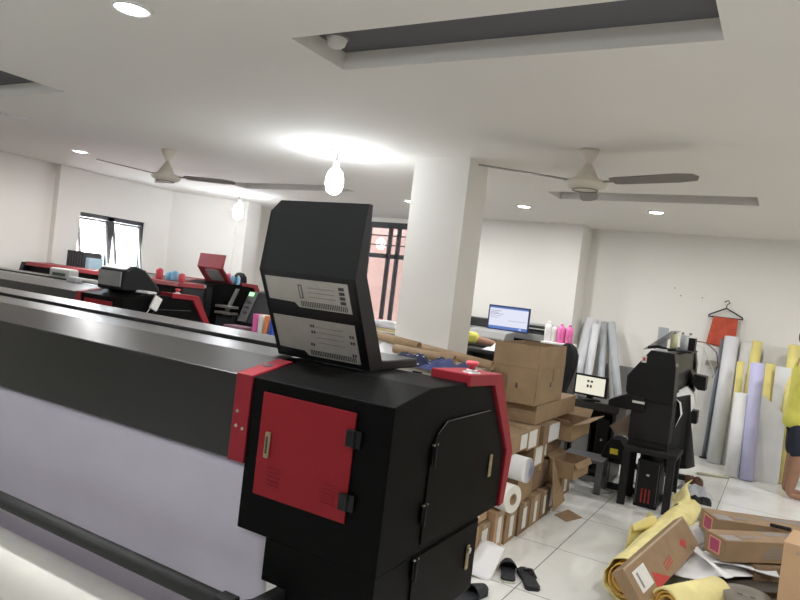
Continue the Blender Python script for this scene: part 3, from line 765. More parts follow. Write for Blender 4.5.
# coat
t=empty('hanging_coat',(-2.06,7.36,.60),0,'black jacket and trousers hanging on the shelf end by the kraft boxes','coat')
def cf(u,v):
    a=2*PI*u; w=[.02,.09,.10,.09,.07,.06][min(5,int(v*5.001))]*1.0
    w=.03+.08*math.sin(PI*min(1,v*1.15)**.6) if v<.95 else .04
    return (w*math.cos(a)*(1+.12*math.sin(5*a)), .05*math.sin(a)*(1+.2*math.sin(4*a)), .62-.62*v)
MB().grid(cf,32,18).build('jacket',BLACKM,t)
MB().tube([(0,0,.60),(.0,0,.68),(-.03,0,.66)],.005).build('hook',STEEL,t)
MB().tube([(-.03,0,.10),(-.05,0,-.28)],.05,radii=[.05,.035]).build('trouser_leg',SHORTS,t)
# extra long items on shelf far left
# ------------------------------------------------------------------ second computer near right printer
t=empty('computer_cabinet',(-1.52,6.75,0),0,'black computer cabinet under the lower cream screen monitor','cabinet')
MB().box(-.24,.24,-.22,.25,.66,.74).build('tabletop',DESKM,t,bevel=.01)
MB().box(-.24,-.21,-.2,.25,0,.66).build('side_panel',DESKM,t); MB().box(.19,.22,-.2,.25,0,.66).build('side_panel',DESKM,t); MB().box(-.21,.19,.2,.23,0,.66).build('back_panel',DESKM,t)
MB().box(-.21,.19,-.2,.2,.06,.09).build('lower_shelf',DESKM,t)
monitor((-1.59,6.62,.742),R(-8),.33,.205,'small monitor with cream screen and dark thumbnails, lower screen beside printer',.035,1,BLACKP)
t=empty('computer_tower',(-1.60,6.70,.092),0,'dark computer tower with grey bottle shape, inside the black cabinet','computer')
MB().box(-.10,.09,-.18,.16,0,.40).build('case',BLACKP,t,bevel=.006); MB().box(-.08,.07,-.185,-.18,.05,.35).build('front_panel',GREYDEV,t)
t=empty('subwoofer_box',(-1.40,6.68,.092),0,'slim black box standing right inside the computer cabinet','device')
MB().box(-.07,.05,-.15,.15,0,.5).build('case',BLACKP,t,bevel=.006); MB().lathe([(.012,0),(.012,.003),(0,.004)],M=Matrix.Translation((-.01,-.15,.3))@Matrix.Rotation(R(90),4,'X')).build('button',SILVER,t)
# stool
t=empty('low_stool',(-1.44,6.15,0),R(2),'dark grey low stool between the box stack and black printer stand','stool')
MB().box(-.19,.18,-.15,.17,.27,.30).build('seat',GREYMET,t,bevel=.006)
for a in(-.16,.15):
    for b in(-.12,.14): MB().box(a-.028,a+.028,b-.02,b+.02,0,.27).build('leg',GREYMET,t,bevel=.003)
MB().box(-.15,.15,-.125,-.105,.10,.15).build('cross_rail',GREYMET,t); MB().box(.135,.155,-.11,.13,.12,.16).build('cross_rail',GREYMET,t)

# ------------------------------------------------------------------ eco solvent printer at the right
t=empty('roll_printer',(-.95,6.0,0),0,'black roll fed printer seen from its end, ink bottles on top','printer')
prof=[(-.19,.955),(-.195,1.09),(-.025,1.335),(.165,1.330),(.19,1.20),(.20,.90),(-.15,.90)]
MB().prism(prof,'y',0,.20).build('end_cover',BLACKP,t,bevel=.008)
MB().prism([(-.17,.98),(-.17,1.08),(-.02,1.30),(.14,1.32),(.16,1.32),(.17,1.15),(.12,.95)],'y',.20,1.45).build('beam_cover',BLACKP,t,bevel=.006)
MB().prism(prof,'y',1.45,1.60).build('end_cover',BLACKP,t,bevel=.008)
b_=MB().box(-.09,-.05,-.003,0,1.22,1.28).build('label_sticker',LABELW,t); MB().box(-.08,-.06,-.005,-.003,1.235,1.265).build('red_square_mark',REDINK,b_)
MB().prism([(.1625,1.32),(.185,1.22),(.187,1.22),(.1645,1.32)],'y',.02,.16).build('side_strip',GREYDEV,t)
tr=MB().prism([(-.32,.80),(-.32,.86),(-.18,.93),(-.02,.93),(-.02,.80)],'y',-.02,.28).build('control_tray',BLACKP,t,bevel=.01)
MB().box(-.12,-.02,-.024,-.02,.868,.888).build('model_strip',LABELW,tr)
MB().prism([(-.13,.93),(-.13,.55),(.20,.55),(.20,.93)],'y',.02,.25).build('under_housing',BLACKM,t,bevel=.01)
MB().prism([(-.30,.62),(-.10,.79),(-.04,.80),(-.04,.56),(-.24,.56)],'y',.05,1.4).build('brown_film_web',RUST,t)
MB().box(-.13,.20,.03,.10,.505,.56).build('stand_beam',BLACKM,t,bevel=.004)
for yy in (.34,1.4): MB().box(-.06,.06,yy,yy+.07,.03,.90).build('stand_leg',BLACKM,t,bevel=.004); MB().box(-.32,.32,yy,yy+.07,.0,.05).build('stand_foot',BLACKM,t,bevel=.004)
MB().tube([(-.05,.36,.22),(-.05,1.4,.22)],.03).build('lower_bar',BLACKM,t)
# rear media and cloth
def wf(u,v):
    y=.25+1.1*u
    k=[(.15,.97),(.22,.90),(.24,.80),(.20,.66),(.12,.55)]
    i=min(3,int(v*4)); q=v*4-i
    return (k[i][0]+(k[i+1][0]-k[i][0])*q, y, k[i][1]+(k[i+1][1]-k[i][1])*q)
MB().grid(wf,10,16,thick=.002).build('white_media_web',PAPER,t)
MB().tube([(.17,.12,.98),(.17,.45,.98)],.012).build('feed_rod',BLACKM,t)
def cf2(u,v):
    x=.10+.20*u+.10*v; return (x-.02, .18+.25*u+.04*math.sin(9*u+4*v), .92-.62*v+.05*u)
MB().grid(cf2,12,14,thick=.006).build('black_cloth',BLACKM,t)
MB().prism([(.20,1.10),(.32,1.09),(.32,.95),(.25,.95),(.17,1.04)],'y',1.25,1.45).build('rear_motor_box',BLACKP,t,bevel=.006)
MB().prism([(.18,.74),(.28,.74),(.28,.61),(.21,.61)],'y',1.25,1.40).build('roll_holder',BLACKP,t,bevel=.006)
MB().prism([(.15,1.18),(.20,1.09),(.22,1.06),(.20,1.02),(.15,1.1)],'y',1.2,1.48).build('rear_arm',BLACKP,t,bevel=.006)
# things on the printer top
ti=empty('ink_bottle_rack',(-.86,6.62,1.335),0,'clear and white ink bottle rack standing on top of the black roll printer','ink rack')
MB().box(-.02,.16,-.25,.25,0,.015).build('tray',BLACKP,ti)
MB().tube([(.0,-.18,.015),(.0,-.18,.155)],.032).build('yellow_ink_bottle',mat('pale_yellow_bottle',(.72,.70,.45),.4),ti)
MB().tube([(.07,-.05,.015),(.07,-.05,.15)],.035).build('clear_ink_bottle',CLEARV,ti)
MB().box(.09,.15,.05,.17,.015,.13).build('black_ink_block',BLACKP,ti)
for q in range(3): MB().lathe([(.012,0),(.012,.02),(0,.022)],c=(.0+.05*q,-.18+.13*q,.155)).build('bottle_cap',GREYDEV,ti)
props(MB().prism([(-.245,0),(-.02,.20),(-.015,.20),(-.235,0)],'y',0,.6).build('clear_guard_sheet',CLEARV,loc=(-.86,6.35,1.315)),'clear plastic guard sheet standing slanted on the roll printer','plastic sheet')
props(MB().box(-.045,.045,-.02,.02,0,.19).build('clear_ink_pack',CLEARV,loc=(-1.02,6.85,1.34)),'clear upright ink pack at the left of the roll printer top','ink pack')
k=MB(); k.tube([(-1.02,6.12,1.35),(-.94,6.10,1.37),(-.86,6.16,1.35),(-.80,6.11,1.36)],.014); k.tube([(-.98,6.2,1.35),(-.88,6.08,1.36)],.01)
props(k.build('tool_clutter',BLACKM),'small black tools lying on the front edge of the roll printer','tools')
props(MB().box(-.95,-.86,6.04,6.12,1.336,1.352).build('white_wipe',PAPER),'small white wipe among the tools on the roll printer','wipe')
# cables
k=MB(); k.tube([(-.76,6.9,1.44),(-.66,7.1,1.43),(-.58,7.4,1.34),(-.56,7.5,1.20),(-.60,7.45,1.08)],.005,n=8)
props(k.build('red_cable',WIRER),'thin red brown cable arching from ink rack towards the wall bracket','cable')
k=MB(); k.tube([(-.76,6.92,1.42),(-.68,7.1,1.38),(-.63,7.35,1.24),(-.585,7.45,1.13),(-.62,7.42,1.05)],.005,n=8)
props(k.build('white_cable',WHITEP),'thin white cable hanging under the red cable behind the printer','cable')
t=empty('support_pole',(-.70,8.90,0),0,'thin grey upright pole with bracket standing by the back wall','pole')
MB().tube([(0,0,0),(.05,0,1.46)],.022).build('pole_shaft',mat('blue_grey_metal',(.16,.19,.22),.4),t)
MB().box(-.10,.03,-.05,.0,1.12,1.19).build('bracket',STEEL,t,bevel=.003); MB().lathe([(.05,0),(.05,.01),(.02,.012)]).build('pole_foot',BLACKM,t)
# PC under
t=empty('printer_side_table',(-.88,6.02,0),0,'black side table over the tower with red stripes','table')
MB().box(-.20,.22,-.10,.30,.46,.50).build('tabletop',BLACKM,t,bevel=.004)
for a in(-.19,.17):
    for b in(-.08,.24): MB().box(a-.02,a+.04,b-.02,b+.03,0,.46).build('leg',BLACKM,t,bevel=.003)
t=empty('computer_tower',(-.875,6.02,0),0,'black computer tower with red vertical stripes under the roll printer','computer')
MB().box(-.095,.095,-.02,.28,.0,.40).build('case',BLACKP,t,bevel=.006)
k=MB()
for q in range(3): k.box(-.04+.03*q,-.028+.03*q,-.024,-.02,.04,.16)
k.build('red_stripes',mat('tower_stripe_red',(.30,.015,.01),.4),t)  # plain red stripes on the tower front
MB().box(-.012,.012,-.023,-.02,.27,.285).build('badge',SILVER,t); MB().box(-.085,-.08,-.023,-.02,.03,.38).build('edge_trim',GREYMET,t); MB().box(.08,.085,-.023,-.02,.03,.38).build('edge_trim',GREYMET,t)
t=empty('black_case',(-1.22,6.35,.30),0,'black hard case with a yellow label beside the printer stand','case')
MB().prism([(-.11,0),(.11,0),(.09,.12),(.04,.18),(-.04,.18),(-.08,.12)],'y',-.12,.12).build('case_body',BLACKP,t,bevel=.008)
MB().box(-.035,.035,-.125,-.12,.045,.095).build('yellow_label',YELLAB,t)
t=empty('case_stand',(-1.22,6.40,0),0,'dark low box stand under the black case','stand')
MB().box(-.10,.11,-.1,.15,.25,.30).build('top_board',BLACKM,t)
for a in(-.09,.09): MB().box(a-.01,a+.01,-.09,.14,0,.25).build('side_board',BLACKM,t)
for i,(p) in enumerate([[(-1.25,6.1,.006),(-1.15,6.3,.006),(-1.05,6.25,.006),(-1.1,6.5,.006)],[(-1.15,6.6,.006),(-1.05,6.45,.006),(-.98,6.6,.006),(-1.2,6.9,.006)]]):
    props(MB().tube(p,.006,n=8).build('floor_cable',GREYDEV),['loose grey cable curling on the tiles by the black stand','second grey cable on the tiles behind the low stool'][i],'cable')
# clutter right of the tower
def clump(cx_,cy_,r,h,m,name,label,cat,seed):
    random.seed(seed); k=MB()
    ph=[random.uniform(0,6) for _ in range(6)]
    def f(u,v):
        a=2*PI*u; q=math.sin(PI*v*.5)
        rr_=r*q*(1+.22*math.sin(3*a+ph[0])+.14*math.sin(7*a+ph[1]+9*v))
        return (cx_+rr_*math.cos(a), cy_+rr_*math.sin(a)*.8, .004+h*.6*(1-q**6)*(1+q*.45*math.sin(5*a+ph[2]+9*v)+q*.25*math.sin(9*a+ph[3]+17*v)))
    k.grid(f,36,12); return props(k.build(name,m),label,cat)
clump(-.60,6.85,.14,.13,CLEARV,'crumpled_wrap','crumpled clear plastic wrap on the tiles right of the tower','plastic wrap',1)
clump(-.52,6.55,.11,.09,BLACKM,'black_rag','crumpled dark rag on the tiles beside clear wrap','rag',2)
clump(-.72,6.60,.08,.10,PAPER,'crumpled_paper','crumpled white paper beside the black tower','paper',3)
clump(-.63,7.35,.08,.10,mat('brown_shoe_leather',(.12,.05,.03),.6),'brown_rag','small brown bundle below the hanging black cloth','bundle',5)
bottle(-.665,5.98,.0,.034,.19,WHITEP,'white plastic bottle standing on the floor right of the striped tower',group='bottles near the roll printer')
props(MB().box(-.62,-.36,6.05,6.22,.0,.09).build('grey_flat_box',GREYV,bevel=.004),'flat pale grey box on the floor behind the yellow bundle','box')
props(MB().box(-.42,-.30,5.92,6.05,.0,.07).build('small_white_box',PAPER,bevel=.004),'tiny white box at the right end of the flat grey box','box')
props(MB().tube([(-.66,7.85,.015),(-.36,7.98,.015)],.014).build('floor_stick',mat('pale_stick',(.52,.50,.36),.6)),'pale stick lying on the floor in front of the wall rolls','stick')

# ------------------------------------------------------------------ rolls along the back wall
def wroll(p0,p1,r,m,label,core=True,name='media_roll',group='upright rolls leaning on the back wall'):
    t=empty(name,p0,0,label,'roll',group)
    d=tuple(b-a for a,b in zip(p0,p1))
    MB().pipe((0,0,0),d,r,r*.55,n=30).build('rolled_sheet',m,t)
    if core: MB().pipe((0,0,0),tuple(q*1.004 for q in d),r*.55,r*.45,n=24).build('core_tube',TUBEM,t)
    return t
wroll((-.57,8.74,0),(-.55,8.86,1.50),.082,PVINYL,'tall white roll under the red cloth, leftmost of the right hand rolls')
wroll((-.40,8.76,0),(-.365,8.87,1.46),.085,GREYV,'tall pale grey roll right of the tallest white roll')
wroll((-.31,8.60,0),(-.28,8.82,1.48),.055,YELLOW,'yellow roll rising behind the lavender roll')
wroll((-.345,8.14,0),(-.35,8.28,.90),.072,PAPER,'short white roll in front, left of the lavender roll')
wroll((-.20,8.12,0),(-.235,8.32,1.25),.070,LAV,'lavender blue roll standing in front of the yellow one')
wroll((-.10,8.45,0),(-.115,8.62,1.25),.050,YELLOW,'thin yellow roll right of the lavender roll')
wroll((-.38,8.42,0),(-.415,8.60,1.23),.040,YELLOW,'thin yellow roll peeping out left of the lavender roll')
wroll((.12,8.35,0),(.09,8.62,1.49),.058,YELLOW,'tall yellow roll just left of the standing person')
props(MB().box(-.20,.05,8.80,8.84,0,1.45).build('white_board',GREYV),'tall pale board leaning between the yellow rolls','board')
props(MB().prism([(-.19,.0),(.10,.0),(.09,.74),(-.15,.93)],'y',8.22,8.235).build('white_board',PAPER),'large white sheet with slanted top in front of the yellow rolls','sheet')
props(MB().box(-.06,.09,8.50,8.52,0,1.24).build('white_board',PAPER),'white sheet standing behind the slanted one','sheet')
props(MB().box(-.86,-.68,8.955,8.99,0.0,1.38).build('leaning_board',GREYV),'pale board leaning on the back wall left of the tall white roll','panel')
# corner tubes on the left of the roll printer
LG='rolls leaning in the back corner'
wroll((-2.30,8.42,0),(-2.215,8.86,1.50),.085,PVINYL,'thick white roll leaning in the corner, leftmost there',group=LG)
wroll((-2.10,8.38,0),(-2.11,8.70,1.44),.050,PVINYL,'slim white roll leaning beside the thick corner roll',group=LG)
wroll((-1.86,8.42,0),(-2.06,8.88,1.48),.045,CLEARV,'clear film roll leaning in the middle of the corner group',group=LG)
wroll((-1.55,8.40,0),(-1.95,8.80,1.49),.050,CLEARV,'clear film roll leaning furthest right in the corner',group=LG)
wroll((-1.70,8.62,0),(-2.00,8.945,1.40),.035,GREYV,'thin grey tube behind the clear film rolls',group=LG)
props(MB().box(-1.98,-1.55,8.90,8.93,.0,.95).build('grey_board',mat('mid_grey_board',(.20,.195,.19),.7)),'dark grey board leaning on the wall behind the rolls','board')

# hanger with red cloth
t=empty('cloth_hanger',(-.655,8.97,1.80),0,'black clothes hanger with hook on a nail of the back wall','hanger')
k=MB(); k.tube([(0,-.02,.03),(0,-.02,.07),(.03,-.02,.10),(.015,-.02,.125),(-.02,-.02,.115),(-.025,-.02,.10)],.006,n=8)
k.build('hook',BLACKP,t)
k=MB(); k.tube([(0,-.02,.03),(-.10,-.02,-.02),(-.19,-.02,-.07),(-.19,-.02,-.085),(.19,-.02,-.085),(.19,-.02,-.07),(.10,-.02,-.02),(0,-.02,.03)],.008,n=8); k.build('shoulder_bar',BLACKP,t)
def rc_(u,v):
    x=-.13+.27*u-.045*(1-u)*v-.0*u; return (-.655+x, 8.945-.012*math.sin(14*u)*v-.01, 1.715-.33*v-.02*math.sin(3*u)*v-.03*max(0,u-.35)*v)
props(MB().grid(rc_,26,16,thick=.004).build('red_cloth',REDCL),'red orange cloth hanging from the hanger on the back wall','cloth')
for i,(x,z) in enumerate(((-1.19,1.93),(-.94,1.93),(-1.27,2.02))):
    props(MB().lathe([(.005,0),(.007,.006),(0,.008)],M=Matrix.Translation((x,9.0,z))@Matrix.Rotation(R(90),4,'X'),n=12).build('wall_nail',DARKINK),'small dark nail in the plain back wall above the roll printer','nail','nails in the back wall')

# ------------------------------------------------------------------ floor pile at the lower right
t=empty('yellow_fabric_bundle',(-.62,3.92,0),0,'long bundle of yellow fabric rolled around a tube on the floor','fabric roll')
p0=Vector((0,0,.125)); p1=Vector((.13,1.90,.15)); d=(p1-p0).normalized(); a_=d.cross(Vector((0,0,1))).normalized(); b_=a_.cross(d)
def yb(u,v):
    a=2*PI*u; s=v; rr_=(.12-.035*s)*(1+.05*math.sin(4*a+7*v)+.03*math.sin(9*a-11*v))
    if v>.8: rr_*=1-.35*(v-.8)/.2
    return tuple(p0+(p1-p0)*s+a_*rr_*math.cos(a)+b_*rr_*math.sin(a))
MB().grid(yb,40,40,thick=.005).build('outer_wrap',YELLOWF,t)
k=MB()
for q,(rq,off) in enumerate(((.098,(.0,.02)),(.07,(.01,.03)),(.045,(.015,.02)))):
    c0=p0+a_*off[0]*(-1)-d*(-.01*q)
    k.pipe(c0,c0+d*.9,rq,rq-.006,n=30)
k.build('inner_layers',YELLOWI,t)
def yf(u,v):
    return (-.10+.10*math.sin(3*u)-.04*v, .70+.55*u, .20+.10*math.sin(PI*v)*(.6+.4*math.sin(5*u)) -.13*v*v)
MB().grid(yf,20,12,thick=.004).build('loose_fold',YELLOWF,t)
def yf2(u,v):
    return (.10-.10*v+.03*math.sin(6*u), 1.55+.5*u, .17+.10*u+.07*math.sin(PI*v+2*u))
MB().grid(yf2,18,10,thick=.004).build('gathered_end',YELLOWF,t)
# carton resting on bundle: face towards camera
def tilted_box(name,A,B,D,th,label,m,cat='cardboard box',group=None):
    """A,B,D are three corners of the visible face (A->B long edge, A->D short edge), th thickness behind it"""
    A,B,D=Vector(A),Vector(B),Vector(D); X=(B-A); Y=(D-A); n=X.cross(Y).normalized()
    if n.z<0: n=-n
    Y=Y-X.normalized()*Y.dot(X.normalized())
    t=empty(name,A,0,label,cat,group)
    vs=[Vector((0,0,0)),X,X+Y,Y]; vs=vs+[v-n*th for v in vs]
    MB().add([tuple(v) for v in vs],[(0,1,2,3),(7,6,5,4),(0,4,5,1),(1,5,6,2),(2,6,7,3),(3,7,4,0)]).build('box_body',m,t,bevel=.003)
    def deco(nm,mm,uv,h=.0015,mi=0):
        vs=[X*u+Y*v+n*.0002 for u,v in uv]; vs2=[v+n*h for v in vs]; k=len(uv)
        return MB().add([tuple(v) for v in vs+vs2],[list(range(k))[::-1],list(range(k,2*k))]+[[i,(i+1)%k,k+(i+1)%k,k+i] for i in range(k)]).build(nm,mm,t)
    return t,deco
t,deco=tilted_box('cardboard_box',(-.60,3.66,.285),(-.455,4.78,.335),(-.47,3.68,.13),.07,'flat kraft carton with red print and white label lying on yellow bundle',CARD)
lb=deco('paper_label',LABELW,[(.06,.22),(.22,.22),(.22,.78),(.06,.78)])
deco('barcode_strip',GREYINK,[(.09,.30),(.11,.30),(.11,.70),(.09,.70)],.002)
deco('red_corner_print',REDINK,[(.22,.98),(.42,.98),(.26,.55)])
for q in range(3): deco('red_stripe_print',REDINK,[(.42,.62+.08*q),(.55,.55+.08*q),(.55,.58+.08*q),(.42,.65+.08*q)])
deco('red_flame_print',REDINK,[(.74,.55),(.80,.45),(.84,.58),(.79,.75)])
deco('seam_tape',TAPE,[(0,.0),(1,.0),(1,.06),(0,.06)])
# two cartons with magenta labels
def pbox(loc,rz,tilt,s,label):
    t=empty('cardboard_box',loc,rz,label,'cardboard box','long cartons with magenta labels'); t.rotation_euler=(tilt[0],tilt[1],rz)
    L_,W_,H_=s
    MB().box(0,L_,0,W_,0,H_).build('box_body',CARD,t,bevel=.003)
    l=MB().box(-.001,0,W_*.22,W_*.75,H_*.18,H_*.88).build('label_border',PINKEDG,t); MB().box(-.002,-.001,W_*.27,W_*.70,H_*.24,H_*.82).build('magenta_label',PINKLAB,l)
    k=MB()
    for q in range(5): k.box(L_*.30+.01*q,L_*.62,-.001,0,H_*(.22+.12*q),H_*(.28+.12*q))
    k.build('side_print',GREYINK,t)
    k=MB(); k.box(.16,.24,W_*.3,W_*.5,H_,H_+.001); k.box(.26,.31,W_*.3,W_*.5,H_,H_+.001); k.box(.38,.75,W_*.55,W_*.85,H_,H_+.001); k.build('top_print',GREYINK,t)
    k=MB(); k.box(.02,.12,W_*.05,W_*.5,H_,H_+.0008); k.build('grey_tape',mat('grey_tape',(.30,.27,.27),.4),t)
    return t
pbox((-.175,4.50,.20),R(42),(0,0),(.85,.19,.13),'long kraft carton with magenta label, front one of the two')
pbox((-.262,4.92,.20),R(29),(0,R(1.0)),(.75,.24,.135),'long kraft carton with magenta label lying behind the front one')
props(MB().tube([(.05,5.08,.345),(.16,5.02,.36)],.012).build('dark_clip',BLACKM),'small dark clip lying on the rear magenta labelled carton','clip')
t=empty('cardboard_box',(.20,3.96,0),R(-8),'smooth light kraft carton standing at the lower right corner','cardboard box')
MB().box(-.09,.25,-.05,.25,0,.565).build('box_body',CARDL,t,bevel=.004); MB().tube([(-.03,-.052,.53),(.0,-.052,.525)],.004,n=8).build('staple',STEEL,t)
carton('cardboard_box',(.12,4.86,0),(.50,.22,.19),R(40),'dark carton lying flat beneath the magenta labelled cartons',m=CARD2)
# grey core roll
t=empty('grey_roll',(-.03,4.08,0),0,'thick grey brown roll end between yellow roll and light carton','roll')
MB().lathe([(.125,0),(.125,.19),(.12,.20),(.05,.203),(.045,.195),(0,.195)],n=40).build('roll_body',FELT,t)
k=MB(); 
for q in (-1,1): k.box(q*.03-.012,q*.03+.012,-.05,-.042,.2031,.205)
k.build('end_notches',DARKINK,t)
t=empty('yellow_fabric_bundle',(-.385,3.78,.11),0,'short roll of yellow fabric in front of the white sheets','fabric roll')
dd=Vector((.22,.34,.02))
MB().pipe((0,0,0),dd,.10,.088,n=40,mi_in=1,mi_end=0).build('outer_wrap',[YELLOWF,YELLOWI],t)
k=MB()
for rq in (.078,.058): k.pipe(dd*.03,dd*.9,rq,rq-.006,n=30)
k.build('inner_layers',YELLOWI,t)
MB().pipe(dd*.05,dd*.8,.036,.030,n=24).build('core_tube',DARKINK,t)
# sheets and packet
def ws(x0,y0,x1,y1,w,z,amp,seed):
    dx,dy=x1-x0,y1-y0; l=math.hypot(dx,dy); nx,ny=-dy/l,dx/l
    return lambda u,v:(x0+dx*u+nx*w*(v-.5), y0+dy*u+ny*w*(v-.5), z+amp*math.sin(5*u+seed)*math.cos(4*v+seed))
props(MB().grid(ws(-.44,4.30,.02,5.0,.36,.14,.03,1),16,12,thick=.004).build('paper_sheet',PAPER),'broad white sheet between the fabric bundle and the magenta labelled cartons','paper')
props(MB().grid(ws(-.28,4.60,.10,4.72,.16,.175,.012,3),16,8,thick=.01).build('paper_sheet',PVINYL),'folded white strip lying under the front magenta labelled carton','paper')
props(MB().grid(ws(-.36,4.68,-.13,4.30,.05,.185,.008,2),16,6,thick=.004).build('paper_sheet',PAPER),'narrow curled white strip crossing the broad sheet','paper')
t=empty('plastic_packet',(-.40,5.10,0),R(-14),'white and grey plastic packet with black edge behind the flat carton','packet')
def pk(u,v):
    a=2*PI*u; return (.075*math.cos(a)*(1+.1*math.sin(3*a)), -.36+.80*v, .11+.085*math.sin(a))
MB().grid(pk,24,12,thick=.004).build('wrap',PVINYL,t)
MB().box(-.06,.06,-.35,-.15,.03,.10).build('dark_edge',BLACKM,t,bevel=.01)
props(MB().grid(ws(-.30,4.42,.30,4.95,.46,.10,.02,6),10,8,thick=.003).build('shade_sheet',mat('shade_brown',(.05,.04,.03),.7)),'dark sheet added as the shade under the cartons','sheet')  # dark brown surface stands in for the shaded gap below the cartons

# ------------------------------------------------------------------ things on the machines at the left
G2='odds and ends on the second printer'
t=empty('tape_holder',(-6.60,4.28,1.30),R(4),'white and green packet holder on top of the second printer, far left','holder',G2)
MB().box(-.16,.16,-.06,.06,0,.10).build('holder_body',WHITEP,t,bevel=.02); MB().box(-.10,.10,-.062,-.058,.02,.05).build('green_strip',mat('dull_green',(.10,.16,.11),.5),t)
props(MB().tube([(-5.88,4.02,1.322),(-5.60,4.00,1.322)],.024).build('white_tool',WHITEP),'small white roll lying on the second printer left of its lid','roll')
props(MB().box(-6.05,-5.90,3.95,4.05,1.295,1.345).build('white_small_box',PAPER,bevel=.006),'small white box at the left end of the white roll','box')
props(MB().box(-4.98,-4.80,3.90,4.0,1.298,1.32).build('white_eraser_pad',PAPER,bevel=.006),'flat white pad on the cabinet top right of the bulky lid','pad')
t=empty('hanging_tag',(-4.70,3.82,1.12),0,'white plastic tag on a thin string beside the second printer end','tag')
MB().box(-.01,.01,.0,.08,.08,.20,M=Matrix.Rotation(R(-25),4,'X')).build('tag_card',WHITEP,t,bevel=.004); MB().tube([(0,.08,.12),(-.02,.0,-.02),(0,-.03,-.06)],.004,n=6).build('string',WHITEP,t)
t=empty('blue_black_crate',(-7.95,5.40,0),0,'dark slatted crate with a blue side on the far left beside the window','crate')
k=MB(); 
for q in range(7): k.box(-.20+.055*q,-.17+.055*q,-.10,.15,1.36,1.60)
k.box(-.20,.16,-.10,.15,1.36,1.38); k.box(-.20,.16,-.10,.15,1.585,1.60); k.build('slats',FRAMEM,t)
MB().box(.16,.24,-.08,.12,1.38,1.53).build('blue_side',mat('pale_blue_plastic',(.45,.62,.72),.5),t,bevel=.01); MB().box(-.25,.28,-.10,.2,0,1.36).build('crate_stand',FRAMEM,t)
t=empty('far_rail_machine',(-7.6,4.95,0),0,'long maroon and black machine rail running below the window','machine')
MB().prism([(-.12,1.35),(-.10,1.395),(.25,1.40),(.27,1.35)],'x',-.68,2.1).build('maroon_rail',MAROON,t,bevel=.005)
MB().prism([(-.16,1.20),(-.12,1.385),(.26,1.405),(.3,1.2)],'x',-.75,-.67).build('black_end_cap',BLACKP,t,bevel=.005)
MB().box(-.68,2.1,-.05,.25,0,1.345).build('base_body',BLACKM,t)
BG='bottles on the far maroon machine'
for i,(x,y,r,h,m,l) in enumerate((( -6.28,5.02,.030,.08,REDP,'small red tub, leftmost of the tubs right of the window'),(-6.02,5.02,.040,.13,REDP,'red tub on the maroon machine left of the blue tubs'),(-5.86,5.02,.036,.10,BLUEP,'blue tub on the maroon machine, left one'),(-5.77,5.02,.040,.12,BLUEP,'blue tub on the maroon machine, right one'),(-5.66,5.02,.036,.10,REDP,'red tub right of the two blue tubs'),
      (-6.54,6.60,.032,.15,PINKB,'slim pink bottle right of the upright maroon lid'),(-6.46,6.60,.035,.12,BLUEP,'light blue bottle right of the slim pink bottle'),(-6.385,6.62,.030,.12,BLUEP,'light blue bottle, last of the row right of the lid'))):
    bottle(x,y,1.400 if y<6 else 1.403,r,h,m,l,cap=WHITEP,group=BG)
t=empty('dark_tool_head',(-6.70,6.98,1.38),0,'dark rounded tool head behind the upright maroon lid','device')
MB().lathe([(.07,0),(.10,.06),(.09,.13),(.05,.18),(0,.19)],n=18).build('head',BLACKM,t)
# control machine right of the far printer
t=empty('control_machine',(-5.50,6.30,0),0,'black machine with slanted control panel and green display','machine')
MB().prism([(0,.5),(0,.95),(.18,1.34),(.55,1.36),(.6,.5)],'x',-.52,0).build('body',BLACKP,t,bevel=.006)
pn=MB().prism([(-.012,.96),(.165,1.345),(.18,1.34),(.0,.95)],'x',-.51,-.36).build('control_panel',GREYMET,t)
MB().prism([(.128,1.285),(.148,1.328),(.152,1.326),(.132,1.283)],'x',-.48,-.40,M=Matrix.Translation((0,-.010,.004))).build('green_display',GREENL,pn)
k=MB()
for q in range(3): k.prism([(.03+.03*q,1.065+.065*q),(.04+.03*q,1.087+.065*q),(.044+.03*q,1.085+.065*q),(.034+.03*q,1.063+.065*q)],'x',-.47,-.41,M=Matrix.Translation((0,-.012,.004)))
k.build('panel_buttons',DARKINK,pn)
MB().box(0,.004,.08,.30,1.02,1.26).build('side_label',GREYDEV,t)
MB().prism([(.42,1.36),(.20,1.62),(.22,1.63),(.46,1.36)],'x',-.32,-.28).build('lid_arm',MAROON,t)
MB().prism([(.20,1.55),(.16,1.76),(.18,1.76),(.23,1.55)],'x',-.30,.05).build('maroon_lid',MAROON,t,bevel=.003)
MB().box(-.5,-.02,.05,.55,0,.5).build('stand',BLACKM,t)
t=empty('silver_rail_unit',(-6.34,6.28,0),0,'silver railed carriage between far printer and control machine','carriage')
for q,z in enumerate((1.02,1.10)): MB().box(.03,.30,-.1,.05,z,z+.03).build('rail',STEEL,t,bevel=.004)
MB().prism([(.1,1.0),(.28,1.36),(.31,1.36),(.14,1.0)],'y',-.02,.02).build('slanted_post',GREYDEV,t)
MB().box(.02,.30,-.05,.2,0,1.0).build('base',BLACKM,t)
k=MB(); k.box(-5.85,-5.50,5.9,6.1,0,.93)
props(k.build('mauve_bin',mat('mauve_plastic',(.22,.10,.14),.6),bevel=.01),'mauve bin below the control machine','bin')
for i,(x,z,m,l) in enumerate(((-5.39,.87,PINKB,'pink packet at the left of the coloured pile beside the lid'),(-5.31,.87,WHITEP,'white packet in the coloured pile beside the lid'),(-5.23,.87,ORANGE,'orange packet in the coloured pile beside the lid'),(-5.15,.87,DBLUE,'deep blue packet at the right of the coloured pile'))):
    props(MB().box(-.032,.032,-.06,.06,0,.24,M=Matrix.Rotation(R(3*(i-1)),4,'Y')).build('supply_packet',m,bevel=.01,loc=(x,6.0,z)),l,'packet','coloured packets on the grey shelf')
